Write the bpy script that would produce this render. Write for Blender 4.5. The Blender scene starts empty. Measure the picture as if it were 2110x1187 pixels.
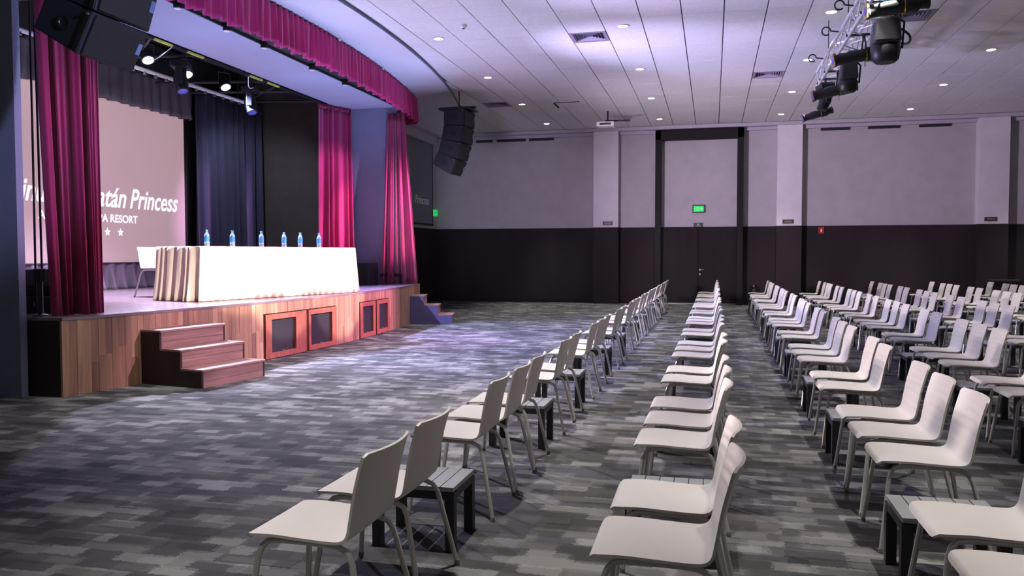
import bpy, bmesh, math, random
from mathutils import Vector, Matrix, Euler
random.seed(7)
SC = bpy.context.scene
COL = SC.collection
PI = math.pi

# ------------------------------------------------------------------ camera
CAM_H = 1.4965
F_PX = 1673.7
PITCH, YAW, ROLL = 0.0416, -0.2419, -0.0013
HC = 5.281            # tile ceiling height
YF = 24.80            # far wall
TS = 0.64538          # ceiling tile module
TX0, TY0 = -5.022, 13.937
fwd = Vector((math.sin(YAW) * math.cos(PITCH), math.cos(YAW) * math.cos(PITCH), -math.sin(PITCH)))
rgt = Vector((math.cos(YAW), -math.sin(YAW), 0))
upv = rgt.cross(fwd)
r2 = math.cos(ROLL) * rgt + math.sin(ROLL) * upv
u2 = -math.sin(ROLL) * rgt + math.cos(ROLL) * upv
cam_d = bpy.data.cameras.new('camera')
cam = bpy.data.objects.new('camera', cam_d)
COL.objects.link(cam)
cam_d.sensor_width = 36.0
cam_d.lens = F_PX / 2110 * 36.0
cam_d.clip_start = 0.05
cam_d.clip_end = 200
Mx = Matrix.Identity(4)
for i in range(3):
    Mx[i][0] = r2[i]; Mx[i][1] = u2[i]; Mx[i][2] = -fwd[i]
Mx[0][3], Mx[1][3], Mx[2][3] = 0, 0, CAM_H
cam.matrix_world = Mx
SC.camera = cam


def project(p):
    d = Vector(p) - Vector((0, 0, CAM_H))
    w = d.dot(fwd)
    if w < 0.05:
        return None
    return (1055 + F_PX * d.dot(r2) / w, 593.5 - F_PX * d.dot(u2) / w, w)


def in_frame(pts, m=0):
    q = [project(p) for p in pts]
    q = [a for a in q if a]
    if not q:
        return False
    return (max(a[0] for a in q) > -m and min(a[0] for a in q) < 2110 + m and
            max(a[1] for a in q) > -m and min(a[1] for a in q) < 1187 + m)


# ------------------------------------------------------------------ world, exposure, big lights
SC.view_settings.view_transform = 'Standard'
SC.view_settings.look = 'None'
SC.view_settings.gamma = 1.0
SC.view_settings.use_curve_mapping = False
SC.view_settings.exposure = 0.0
W = bpy.data.worlds.new('world')
SC.world = W
W.use_nodes = True
bg = W.node_tree.nodes['Background']
bg.inputs[0].default_value = (0.80, 0.82, 0.80, 1)
bg.inputs[1].default_value = 0.085


def spot(name, loc, tgt, power, col, angle, blend=0.5, size=0.08):
    l = bpy.data.lights.new(name, 'SPOT')
    l.energy = power; l.color = col
    l.spot_size = math.radians(angle); l.spot_blend = blend
    l.shadow_soft_size = size
    o = bpy.data.objects.new(name, l)
    COL.objects.link(o)
    o.location = loc
    o.rotation_euler = (Vector(tgt) - Vector(loc)).to_track_quat('-Z', 'Y').to_euler()
    return o


# added fill lamps without fixtures, standing in for bounce off the lit stage and table
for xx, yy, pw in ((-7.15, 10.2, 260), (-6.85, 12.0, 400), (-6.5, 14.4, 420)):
    spot('table_bounce_fill_lamp', (xx, yy, 1.95), (0.0, yy + 0.5, 5.6), pw, (0.54, 0.56, 1.0), 128, 1.0, 0.30)
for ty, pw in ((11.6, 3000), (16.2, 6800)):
    spot('ceiling_fill_lamp', (-6.9, 11.6, 2.1), (0.8, ty, 5.3), pw, (0.62, 0.56, 1.0), 34, 1.0, 0.20)  # added beam from above the table, brightens the ceiling by the truss
spot('wall_fill_lamp', (-5.2, 12.4, 1.9), (2.6, 24.8, 2.9), 4900, (0.90, 0.76, 1.0), 58, 1.0, 0.4)  # added lamp in mid-air before the stage, brightens the far wall
spot('wall_fill_lamp', (-5.2, 12.4, 1.9), (-6.2, 24.8, 2.9), 1500, (0.76, 0.72, 1.0), 40, 1.0, 0.4)  # second added lamp at that point, for the wall's left part
for yy in (8.6, 11.8, 15.0):
    spot('soffit_fill_lamp', (-5.95, yy, 1.0), (-7.2, yy + 0.2, 4.75), 600, (0.32, 0.48, 1.0), 74, 0.9, 0.2)  # added below the soffit to tint it blue, no fixture there
for sy0, ty in ((9.8, 5.6), (13.0, 14.5)):
    spot('audience_fill_lamp', (-5.6, sy0, 1.5), (3.0, ty, 1.1), 1700, (1.0, 0.82, 0.78), 60, 0.9, 0.25)  # added before the stage to lift the fronts of the chair backs
# followspots on the hall truss that light the long table and the stage front
spot('table_key_lamp', (1.95, 10.4, 4.4), (-6.75, 10.9, 1.10), 5500, (1.0, 0.93, 0.84), 14, 0.25, 0.05)
spot('table_key_lamp', (1.95, 12.4, 4.4), (-6.3, 12.5, 1.10), 5500, (1.0, 0.90, 0.82), 14, 0.25, 0.05)
spot('table_key_lamp', (1.95, 5.0, 4.4), (-7.3, 10.3, 1.15), 5000, (1.0, 0.90, 0.80), 10, 0.3, 0.05)
# pink wash from the hall truss on the stage front and curtains
spot('pink_wash_lamp', (1.95, 15.5, 4.3), (-6.2, 12.9, 0.4), 5600, (1.0, 0.38, 0.86), 34, 0.7, 0.08)
spot('pink_wash_lamp', (1.95, 9.0, 4.3), (-5.9, 9.3, 0.1), 2500, (1.0, 0.66, 0.95), 24, 0.7, 0.08)
spot('curtain_wash_lamp', (1.95, 12.9, 4.3), (-6.7, 7.95, 2.4), 1800, (1.0, 0.34, 0.50), 14, 0.6, 0.08)
spot('curtain_wash_lamp', (1.95, 15.5, 4.3), (-6.5, 17.0, 2.4), 9500, (1.0, 0.45, 0.62), 14, 0.6, 0.08)
spot('valance_fill_lamp', (1.95, 11.0, 4.3), (-6.3, 13.4, 4.8), 2600, (1.0, 0.45, 0.95), 56, 0.9, 0.08)  # added to brighten the valance, belongs to no modelled fixture
spot('pier_fill_lamp', (1.95, 4.2, 4.3), (-8.75, 7.0, 2.6), 2600, (0.58, 0.60, 1.0), 21, 0.8, 0.08)  # added blue fill for the left pier, no fixture behind it
# blue wash of the three lit heads of the stage truss
for yy, tx, ty, pw, cc in ((11.66, -4.2, 8.8, 5600, (0.70, 0.70, 1.0)), (12.68, -3.5, 12.2, 6200, (0.42, 0.46, 1.0)), (13.85, -3.2, 15.6, 6200, (0.42, 0.46, 1.0))):
    spot('blue_head_lamp', (-8.96, yy, 4.60), (tx, ty, 0.0), pw, cc, 58, 1.0, 0.08)
spot('stage_wash_lamp', (-8.3, 11.2, 4.65), (-8.5, 11.6, 0.8), 3000, (0.74, 0.74, 1.0), 92, 0.8, 0.2)
spot('backdrop_fill_lamp', (-9.6, 14.9, 4.75), (-10.6, 17.6, 2.4), 190, (0.80, 0.76, 1.0), 80, 0.8, 0.15)  # added fill inside the stage for the backdrop wall and side drape
spot('border_fill_lamp', (-8.6, 10.6, 4.55), (-11.2, 12.6, 5.1), 70, (0.8, 0.85, 1.0), 80, 0.9, 0.1)  # added fill that lifts the border drape over the screen
spot('inner_curtain_fill_lamp', (1.95, 15.3, 4.3), (-8.15, 16.4, 2.7), 7500, (0.95, 0.45, 1.0), 15, 0.7, 0.06)  # added fill aimed at the curtain inside the stage

DL_X = [-4.70, -1.475, 1.77, 4.985, 8.21]
DL_Y = [0.78, 4.01, 7.24, 10.46, 13.69, 16.92, 20.13, 23.27]
DL_POWER = 880
for x in DL_X:
    for y in DL_Y:
        if x < -4 and y < 7:
            continue
        spot('downlight_lamp', (x, y, HC - 0.03), (x, y, 0), DL_POWER, (1.0, 0.96, 0.90), 57, 1.0, 0.06)


# ------------------------------------------------------------------ materials
def lin(c):
    return tuple(((v / 255) / 12.92 if v / 255 <= 0.04045 else ((v / 255 + 0.055) / 1.055) ** 2.4) for v in c)


MATS = {}


def mat(name, c, rough=0.5, metal=0.0, var=0.10, scale=6.0, bump=0.0, bscale=200.0, rand=0.0, spec=0.5,
        emit=None, estr=0.0, stretch=None, trans=0.0, sheen=0.0):
    m = bpy.data.materials.new(name)
    m.use_nodes = True
    nt = m.node_tree
    N, L = nt.nodes, nt.links
    b = N['Principled BSDF']
    b.inputs['Roughness'].default_value = rough
    b.inputs['Metallic'].default_value = metal
    b.inputs['Specular IOR Level'].default_value = spec
    if trans:
        b.inputs['Transmission Weight'].default_value = trans
    if sheen:
        b.inputs['Sheen Weight'].default_value = sheen
        b.inputs['Sheen Roughness'].default_value = 0.5
    tc = N.new('ShaderNodeTexCoord')
    mp = N.new('ShaderNodeMapping')
    L.new(tc.outputs['Object'], mp.inputs['Vector'])
    if stretch:
        mp.inputs['Scale'].default_value = stretch
    nz = N.new('ShaderNodeTexNoise')
    nz.inputs['Scale'].default_value = scale
    nz.inputs['Detail'].default_value = 5
    L.new(mp.outputs['Vector'], nz.inputs['Vector'])
    rp = N.new('ShaderNodeValToRGB')
    base = lin(c)
    rp.color_ramp.elements[0].position = 0.3
    rp.color_ramp.elements[1].position = 0.7
    rp.color_ramp.elements[0].color = tuple(v * (1 - var) for v in base) + (1,)
    rp.color_ramp.elements[1].color = tuple(min(1, v * (1 + var)) for v in base) + (1,)
    L.new(nz.outputs['Fac'], rp.inputs['Fac'])
    out = rp.outputs['Color']
    if rand:
        oi = N.new('ShaderNodeObjectInfo')
        hs = N.new('ShaderNodeHueSaturation')
        mr = N.new('ShaderNodeMapRange')
        mr.inputs['To Min'].default_value = 1 - rand
        mr.inputs['To Max'].default_value = 1 + rand
        L.new(oi.outputs['Random'], mr.inputs['Value'])
        L.new(mr.outputs['Result'], hs.inputs['Value'])
        L.new(out, hs.inputs['Color'])
        ad = N.new('ShaderNodeVectorMath'); ad.operation = 'SCALE'
        L.new(oi.outputs['Random'], ad.inputs['Scale'])
        ad.inputs[0].default_value = (37, 53, 91)
        L.new(ad.outputs['Vector'], mp.inputs['Location'])
        out = hs.outputs['Color']
    L.new(out, b.inputs['Base Color'])
    if bump:
        n2 = N.new('ShaderNodeTexNoise')
        n2.inputs['Scale'].default_value = bscale
        n2.inputs['Detail'].default_value = 3
        L.new(mp.outputs['Vector'], n2.inputs['Vector'])
        bp = N.new('ShaderNodeBump')
        bp.inputs['Strength'].default_value = bump
        bp.inputs['Distance'].default_value = 0.004
        L.new(n2.outputs['Fac'], bp.inputs['Height'])
        L.new(bp.outputs['Normal'], b.inputs['Normal'])
    if emit:
        b.inputs['Emission Color'].default_value = lin(emit) + (1,)
        b.inputs['Emission Strength'].default_value = estr
    MATS[name] = m
    return m


M_pillar = mat('pillar_paint', (206, 198, 204), 0.8, var=0.04, scale=3)
M_wall = mat('painted_wall', (170, 163, 168), 0.85, var=0.05, scale=3, bump=0.25, bscale=260)
M_dado = mat('dark_dado_panel', (42, 36, 38), 0.85, spec=0.2, var=0.12, scale=2, bump=0.2, bscale=200, stretch=(1, 1, 0.2))
M_pier = mat('grey_render', (128, 134, 162), 0.85, var=0.05, scale=4, bump=0.3, bscale=220)
M_plaster = mat('smooth_plaster', (205, 203, 210), 0.8, var=0.03, scale=2)
M_tile = mat('mineral_tile', (220, 217, 217), 0.9, var=0.05, scale=14, bump=0.4, bscale=350, rand=0.03)
M_grid = mat('ceiling_gap', (70, 66, 84), 0.9)
M_trim = mat('cornice_paint', (172, 164, 176), 0.7, var=0.04)
M_frame = mat('dark_frame', (24, 20, 22), 0.7, var=0.1, spec=0.25)
M_door = mat('dark_door', (36, 31, 33), 0.8, spec=0.2, var=0.15, scale=4, stretch=(1, 1, 0.1))
M_black = mat('stage_black', (26, 26, 28), 0.8, var=0.15)
M_backwall = mat('backdrop_paint', (74, 73, 70), 0.9, var=0.15, scale=2)
M_metal = mat('chrome_steel', (196, 192, 186), 0.3, 0.45, var=0.05)
M_steel = mat('satin_steel', (150, 150, 152), 0.4, 0.9, var=0.05)
M_alu = mat('truss_aluminium', (220, 220, 224), 0.35, 0.35, var=0.08, scale=20)
M_glide = mat('glide_grey', (110, 106, 102), 0.5)
M_shell = mat('chair_shell', (205, 199, 192), 0.42, var=0.03, scale=3, spec=0.4)
M_tabledark = mat('anthracite_metal', (44, 44, 48), 0.5, 0.1, var=0.08)
M_slat_lit = mat('slat_metal_lit', (156, 156, 158), 0.42, 0.1, var=0.06)  # same anthracite made lighter: light on the table tops put into the colour
M_maroon = mat('maroon_velvet', (150, 14, 84), 0.75, var=0.10, scale=3, bump=0.2, bscale=400, sheen=0.35, stretch=(1, 1, 0.3))
M_valance = mat('valance_velvet', (186, 18, 104), 0.7, var=0.12, scale=3, bump=0.2, bscale=400, sheen=0.3, stretch=(1, 1, 0.3))
M_navy = mat('navy_drape', (50, 56, 78), 0.85, var=0.15, scale=3, sheen=0.2, stretch=(1, 1, 0.2))
M_grey_drape = mat('grey_satin_drape', (96, 92, 104), 0.5, var=0.12, scale=3, stretch=(1, 1, 0.2))
M_dkband = mat('black_webbing', (22, 14, 22), 0.8)
M_cloth = mat('ivory_cloth', (234, 214, 196), 0.7, var=0.03, scale=3, bump=0.1, bscale=300, sheen=0.2)
M_screen = mat('projection_screen', (168, 152, 156), 0.9, var=0.03, scale=1.2, emit=(190, 158, 164), estr=0.70)
M_glow = mat('projected_white', (250, 250, 250), 0.9, var=0.0, emit=(245, 250, 250), estr=0.9)
M_lamp = mat('lit_lens', (255, 255, 255), 0.4, var=0, emit=(255, 246, 232), estr=9.0)
M_bluelamp = mat('lit_blue_lens', (210, 215, 255), 0.3, var=0, emit=(190, 190, 255), estr=9.0)
M_violetlens = mat('violet_lens', (70, 70, 150), 0.12, var=0.1, emit=(90, 90, 200), estr=0.35)
M_fix = mat('fixture_black', (20, 20, 22), 0.45, var=0.2, scale=20)
M_fixgrey = mat('fixture_grey', (48, 48, 54), 0.45, var=0.1)
M_spk = mat('speaker_paint', (24, 26, 40), 0.6, var=0.08, bump=0.3, bscale=300)
M_grille = mat('speaker_grille', (20, 18, 22), 0.7, var=0.2, bump=0.6, bscale=500)
M_badge = mat('badge_plate', (110, 130, 180), 0.3, 0.4)
M_white = mat('white_plastic', (225, 225, 222), 0.5, var=0.03)
M_gel = mat('gel_foil', (200, 170, 70), 0.15, 0.9, var=0.4, scale=60)
M_gel2 = mat('gel_foil_blue', (110, 170, 210), 0.15, 0.9, var=0.4, scale=60)
M_green = mat('exit_green', (20, 200, 90), 0.5, var=0.05, emit=(30, 215, 100), estr=0.7)
M_signdark = mat('sign_dark', (52, 50, 48), 0.5, var=0.08)
M_signtext = mat('sign_lettering', (150, 148, 140), 0.5)
M_red = mat('sign_red', (170, 24, 32), 0.5)
M_cable = mat('cable_rubber', (22, 20, 22), 0.6)
M_bottle = mat('bottle_plastic', (205, 228, 240), 0.08, var=0.02, trans=0.75)
M_blabel = mat('bottle_label', (40, 120, 190), 0.4, var=0.25, scale=40)
M_cap = mat('bottle_cap', (60, 150, 210), 0.4)
M_blackpanel = mat('vent_screen', (36, 35, 42), 0.7, var=0.15, scale=30)
M_vent = mat('vent_metal', (150, 140, 160), 0.5, 0.2, var=0.04)
M_ventdark = mat('vent_void', (34, 28, 40), 0.9)
M_rosewoodside = mat('dark_wood_side', (44, 28, 28), 0.6, var=0.25, scale=5, stretch=(1, 1, 0.15))
M_stepside_lit = mat('violet_lit_step_side', (110, 106, 140), 0.7, var=0.05)  # blue stage light on this side is put into its colour
M_yellow = mat('yellow_label', (200, 200, 90), 0.5)
M_deck = None


def wood(name, cols, stretch, rough=0.42):
    m = bpy.data.materials.new(name)
    m.use_nodes = True
    nt = m.node_tree; N, L = nt.nodes, nt.links
    b = N['Principled BSDF']
    b.inputs['Roughness'].default_value = rough
    tc = N.new('ShaderNodeTexCoord'); mp = N.new('ShaderNodeMapping')
    mp.inputs['Scale'].default_value = stretch
    L.new(tc.outputs['Object'], mp.inputs['Vector'])
    oi = N.new('ShaderNodeObjectInfo')
    sc = N.new('ShaderNodeVectorMath'); sc.operation = 'SCALE'
    sc.inputs[0].default_value = (31, 47, 83)
    L.new(oi.outputs['Random'], sc.inputs['Scale'])
    L.new(sc.outputs['Vector'], mp.inputs['Location'])
    nz = N.new('ShaderNodeTexNoise'); nz.inputs['Scale'].default_value = 22; nz.inputs['Detail'].default_value = 6
    L.new(mp.outputs['Vector'], nz.inputs['Vector'])
    r1 = N.new('ShaderNodeValToRGB')
    r1.color_ramp.interpolation = 'LINEAR'
    els = r1.color_ramp.elements
    while len(els) < len(cols):
        els.new(0.5)
    for i, c in enumerate(cols):
        els[i].position = i / (len(cols) - 1)
        els[i].color = lin(c) + (1,)
    L.new(oi.outputs['Random'], r1.inputs['Fac'])
    r2_ = N.new('ShaderNodeValToRGB')
    r2_.color_ramp.elements[0].position = 0.3; r2_.color_ramp.elements[1].position = 0.7
    r2_.color_ramp.elements[0].color = (0.70, 0.68, 0.66, 1); r2_.color_ramp.elements[1].color = (1.12, 1.1, 1.08, 1)
    L.new(nz.outputs['Fac'], r2_.inputs['Fac'])
    mx = N.new('ShaderNodeMix'); mx.data_type = 'RGBA'; mx.blend_type = 'MULTIPLY'
    mx.inputs['Factor'].default_value = 1
    L.new(r1.outputs['Color'], mx.inputs['A']); L.new(r2_.outputs['Color'], mx.inputs['B'])
    L.new(mx.outputs['Result'], b.inputs['Base Color'])
    bp = N.new('ShaderNodeBump'); bp.inputs['Strength'].default_value = 0.15; bp.inputs['Distance'].default_value = 0.003
    L.new(nz.outputs['Fac'], bp.inputs['Height']); L.new(bp.outputs['Normal'], b.inputs['Normal'])
    return m


WCOL = [(148, 110, 96), (182, 138, 114), (162, 122, 104), (200, 154, 126), (170, 130, 110), (188, 144, 120), (208, 164, 136), (156, 116, 98)]
M_plank = wood('plank_wood', WCOL, (1.2, 1.2, 0.08))
M_hplank = wood('step_wood', [(146, 112, 108), (168, 130, 122), (156, 120, 114)], (0.6, 0.07, 1.4))
M_hframe = wood('hatch_frame_wood', [(168, 100, 84), (180, 108, 90)], (1, 1, 0.3))
M_deck = wood('deck_laminate', [(150, 128, 140), (150, 128, 140)], (0.4, 0.06, 1), 0.25)


def carpet():
    m = bpy.data.materials.new('patched_carpet')
    m.use_nodes = True
    nt = m.node_tree; N, L = nt.nodes, nt.links
    b = N['Principled BSDF']
    b.inputs['Roughness'].default_value = 0.95
    b.inputs['Specular IOR Level'].default_value = 0.15
    tc = N.new('ShaderNodeTexCoord')
    # slight wobble so that the printed dashes have soft ends
    nw = N.new('ShaderNodeTexNoise'); nw.inputs['Scale'].default_value = 55; nw.inputs['Detail'].default_value = 4
    L.new(tc.outputs['Object'], nw.inputs['Vector'])
    wob = N.new('ShaderNodeVectorMath'); wob.operation = 'MULTIPLY_ADD'
    wob.inputs[1].default_value = (0.10, 0.035, 0)
    L.new(nw.outputs['Color'], wob.inputs[0]); L.new(tc.outputs['Object'], wob.inputs[2])

    def bricks(w, h, off, shift):
        mp = N.new('ShaderNodeMapping'); mp.inputs['Location'].default_value = shift
        L.new(wob.outputs['Vector'], mp.inputs['Vector'])
        br = N.new('ShaderNodeTexBrick')
        br.offset = off; br.offset_frequency = 2; br.squash = 1
        br.inputs['Color1'].default_value = (0, 0, 0, 1); br.inputs['Color2'].default_value = (1, 1, 1, 1)
        br.inputs['Mortar'].default_value = (0.5, 0.5, 0.5, 1)
        br.inputs['Scale'].default_value = 1.0
        br.inputs['Mortar Size'].default_value = 0.0
        br.inputs['Brick Width'].default_value = w; br.inputs['Row Height'].default_value = h
        L.new(mp.outputs['Vector'], br.inputs['Vector'])
        return br.outputs['Color']
    a = bricks(0.21, 0.105, 0.37, (0, 0, 0))
    c = bricks(0.40, 0.21, 0.5, (40.1, 20.04, 0))
    d = bricks(0.28, 0.105, 0.61, (11.07, 53.05, 0))
    mx = N.new('ShaderNodeMix'); mx.data_type = 'RGBA'; mx.inputs['Factor'].default_value = 0.42
    L.new(a, mx.inputs['A']); L.new(c, mx.inputs['B'])
    mx2 = N.new('ShaderNodeMix'); mx2.data_type = 'RGBA'; mx2.inputs['Factor'].default_value = 0.25
    L.new(mx.outputs['Result'], mx2.inputs['A']); L.new(d, mx2.inputs['B'])
    nz = N.new('ShaderNodeTexNoise'); nz.inputs['Scale'].default_value = 260; nz.inputs['Detail'].default_value = 2
    L.new(tc.outputs['Object'], nz.inputs['Vector'])
    mx3 = N.new('ShaderNodeMix'); mx3.data_type = 'RGBA'; mx3.inputs['Factor'].default_value = 0.12
    L.new(mx2.outputs['Result'], mx3.inputs['A']); L.new(nz.outputs['Fac'], mx3.inputs['B'])
    rp = N.new('ShaderNodeValToRGB')
    e = rp.color_ramp.elements
    e[0].position = 0.15; e[0].color = lin((49, 49, 50)) + (1,)
    e[1].position = 0.85; e[1].color = lin((142, 140, 138)) + (1,)
    e3 = e.new(0.5); e3.color = lin((81, 80, 81)) + (1,)
    L.new(mx3.outputs['Result'], rp.inputs['Fac'])
    L.new(rp.outputs['Color'], b.inputs['Base Color'])
    bp = N.new('ShaderNodeBump'); bp.inputs['Strength'].default_value = 0.5; bp.inputs['Distance'].default_value = 0.003
    L.new(nz.outputs['Fac'], bp.inputs['Height']); L.new(bp.outputs['Normal'], b.inputs['Normal'])
    return m


M_carpet = carpet()


# ------------------------------------------------------------------ mesh helpers
class MB:
    def __init__(s):
        s.v = []; s.f = []

    def add(s, vs, fs):
        o = len(s.v)
        s.v += [tuple(p) for p in vs]
        s.f += [tuple(i + o for i in f) for f in fs]
        return s

    def box(s, c, d, rot=None, taper=None):
        x, y, z = d[0] / 2, d[1] / 2, d[2] / 2
        vs = [Vector((sx * x, sy * y, sz * z)) for sz in (-1, 1) for sy in (-1, 1) for sx in (-1, 1)]
        if taper:
            for p in vs:
                if p.z > 0:
                    p.x *= taper[0]; p.y *= taper[1]
        if rot is not None:
            vs = [rot @ p for p in vs]
        vs = [p + Vector(c) for p in vs]
        return s.add(vs, [(0, 2, 3, 1), (4, 5, 7, 6), (0, 1, 5, 4), (2, 6, 7, 3), (0, 4, 6, 2), (1, 3, 7, 5)])

    def tube(s, pts, r, n=8, cap=True):
        pts = [Vector(p) for p in pts]
        rs = r if isinstance(r, (list, tuple)) else [r] * len(pts)
        rings = []
        ref = None
        for i, p in enumerate(pts):
            if i == 0: t = pts[1] - p
            elif i == len(pts) - 1: t = p - pts[-2]
            else: t = (pts[i + 1] - p).normalized() + (p - pts[i - 1]).normalized()
            t.normalize()
            if ref is None:
                ref = Vector((0, 0, 1)) if abs(t.z) < 0.9 else Vector((1, 0, 0))
            a = t.cross(ref)
            if a.length < 1e-4:
                a = t.cross(Vector((0.3, 1, 0.2)))
            a.normalize(); bb = a.cross(t); bb.normalize()
            ref = bb
            rings.append([p + rs[i] * (math.cos(2 * PI * k / n) * a + math.sin(2 * PI * k / n) * bb) for k in range(n)])
        vs = [q for rg in rings for q in rg]
        fs = []
        for i in range(len(pts) - 1):
            for k in range(n):
                k2 = (k + 1) % n
                fs.append((i * n + k, i * n + k2, (i + 1) * n + k2, (i + 1) * n + k))
        if cap:
            fs.append(tuple(range(n - 1, -1, -1)))
            o = (len(pts) - 1) * n
            fs.append(tuple(o + k for k in range(n)))
        return s.add(vs, fs)

    def lathe(s, prof, c=(0, 0, 0), n=20, axis=None):
        """prof list of (r, h) along axis"""
        ax = Vector(axis).normalized() if axis else Vector((0, 0, 1))
        q = ax.to_track_quat('Z', 'Y')
        vs = []; fs = []
        for (r, h) in prof:
            for k in range(n):
                vs.append(q @ Vector((r * math.cos(2 * PI * k / n), r * math.sin(2 * PI * k / n), h)) + Vector(c))
        for i in range(len(prof) - 1):
            for k in range(n):
                k2 = (k + 1) % n
                fs.append((i * n + k, i * n + k2, (i + 1) * n + k2, (i + 1) * n + k))
        fs.append(tuple(range(n - 1, -1, -1)))
        o = (len(prof) - 1) * n
        fs.append(tuple(o + k for k in range(n)))
        return s.add(vs, fs)

    def prism(s, poly, z0, z1):
        n = len(poly)
        vs = [(x, y, z0) for x, y in poly] + [(x, y, z1) for x, y in poly]
        fs = [tuple(range(n - 1, -1, -1)), tuple(range(n, 2 * n))]
        for k in range(n):
            k2 = (k + 1) % n
            fs.append((k, k2, n + k2, n + k))
        return s.add(vs, fs)

    def grid(s, P):
        """P[i][j] points"""
        R, Cn = len(P), len(P[0])
        vs = [p for row in P for p in row]
        fs = [(i * Cn + j, i * Cn + j + 1, (i + 1) * Cn + j + 1, (i + 1) * Cn + j) for i in range(R - 1) for j in range(Cn - 1)]
        return s.add(vs, fs)

    def mesh(s, name, m, smooth=False, fix=True):
        me = bpy.data.meshes.new(name)
        me.from_pydata(s.v, [], s.f)
        if fix:
            bm = bmesh.new(); bm.from_mesh(me)
            bmesh.ops.recalc_face_normals(bm, faces=bm.faces)
            bm.to_mesh(me); bm.free()
        me.materials.append(m)
        if smooth:
            for p in me.polygons: p.use_smooth = True
            try:
                me.set_sharp_from_angle(angle=math.radians(40))
            except Exception:
                pass
        return me

    def build(s, name, m, parent=None, smooth=False, bevel=0, solid=0, fix=True):
        o = bpy.data.objects.new(name, s.mesh(name, m, smooth, fix))
        COL.objects.link(o)
        if parent is not None:
            o.parent = parent
        if solid:
            md = o.modifiers.new('thickness', 'SOLIDIFY'); md.thickness = solid; md.offset = 0
        if bevel:
            md = o.modifiers.new('bevel', 'BEVEL'); md.width = bevel; md.segments = 2; md.limit_method = 'ANGLE'
        return o


def put(name, me, parent=None, loc=(0, 0, 0), rot=None):
    o = bpy.data.objects.new(name, me)
    COL.objects.link(o)
    if parent is not None: o.parent = parent
    o.location = loc
    if rot: o.rotation_euler = rot
    return o


def tag(o, label, cat, group=None, kind=None):
    if label: o['label'] = label
    if cat: o['category'] = cat
    if group: o['group'] = group
    if kind: o['kind'] = kind
    return o


def thing(name, label, cat, loc=(0, 0, 0), rz=0.0, group=None):
    o = bpy.data.objects.new(name, None)
    COL.objects.link(o)
    o.empty_display_size = 0.1
    o.location = loc
    o.rotation_euler = (0, 0, rz)
    return tag(o, label, cat, group)


def struct(o):
    o['kind'] = 'structure'
    return o


def copy_tree(o, parent=None):
    c = o.copy()
    COL.objects.link(c)
    if parent is not None: c.parent = parent
    for ch in list(o.children):
        copy_tree(ch, c)
    return c


def lerp(a, b, t): return a + (b - a) * t


def cat_rom(pts, n):
    pts = [Vector(p) for p in pts]
    P = [2 * pts[0] - pts[1]] + pts + [2 * pts[-1] - pts[-2]]
    out = []
    for i in range(1, len(P) - 2):
        for k in range(n):
            t = k / n
            a, b, c, d = P[i - 1], P[i], P[i + 1], P[i + 2]
            out.append(0.5 * ((2 * b) + (-a + c) * t + (2 * a - 5 * b + 4 * c - d) * t * t + (-a + 3 * b - 3 * c + d) * t ** 3))
    out.append(pts[-1])
    return out


ORD = ['zeroth', 'first', 'second', 'third', 'fourth', 'fifth', 'sixth', 'seventh', 'eighth', 'ninth', 'tenth', 'eleventh', 'twelfth',
       'thirteenth', 'fourteenth', 'fifteenth', 'sixteenth', 'seventeenth', 'eighteenth', 'nineteenth', 'twentieth', 'twenty-first',
       'twenty-second', 'twenty-third', 'twenty-fourth', 'twenty-fifth', 'twenty-sixth', 'twenty-seventh', 'twenty-eighth', 'twenty-ninth', 'thirtieth']

# ------------------------------------------------------------------ plan curves
ST = 0.835                       # stage deck height
SY0, SY1 = 7.10, 17.50


def stage_x(y): return -6.03 - 0.019 * (y - 12.6) ** 2
def val_x(y): return -6.36 - 0.0157 * (y - 12.3) ** 2
def curve_x(y): return -5.37 - 0.0157 * (y - 12.2) ** 2


XB = -11.20                      # screen plane at the back of the stage
SOF = 4.75                       # soffit height

# ------------------------------------------------------------------ floor, walls
fl = struct(MB().box((-1.0, 10.9, -0.05), (26, 28.4, 0.1)).build('floor', M_carpet))

XLW = -8.60
wf = MB()
wf.box((1.1, YF + 0.1, 3.8), (19.4, 0.2, 3.0))
o = struct(wf.build('wall_far', M_wall))
dado = MB().box((1.1, YF + 0.09, 1.15), (19.4, 0.22, 2.30)).build('dado_panel', M_dado, o)
dado['label'] = 'dark brown lower half of the far wall'
o = struct(MB().box((XLW - 0.1, 21.2, 3.85), (0.2, 7.2, 3.1)).build('wall_left', M_wall))
d = MB().box((XLW - 0.09, 21.2, 1.15), (0.22, 7.2, 2.30)).build('dado_panel', M_dado, o)
o = struct(MB().box((10.6, 10.9, 3.85), (0.2, 28.0, 3.1)).build('wall_right', M_wall))
MB().box((10.59, 10.9, 1.15), (0.22, 28.0, 2.30)).build('dado_panel', M_dado, o)

# pillars of the far wall
for i, (x0, x1) in enumerate(((-3.515, -2.765), (1.775, 2.46), (6.985, 7.74))):
    o = struct(MB().box(((x0 + x1) / 2, YF - 0.13, 3.77), (x1 - x0, 0.30, 2.94)).build('wall_far_pillar', M_pillar, bevel=0.008))
    MB().box(((x0 + x1) / 2, YF - 0.13, 1.15), (x1 - x0 + 0.01, 0.31, 2.30)).build('dado_panel', M_dado, o)

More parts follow.
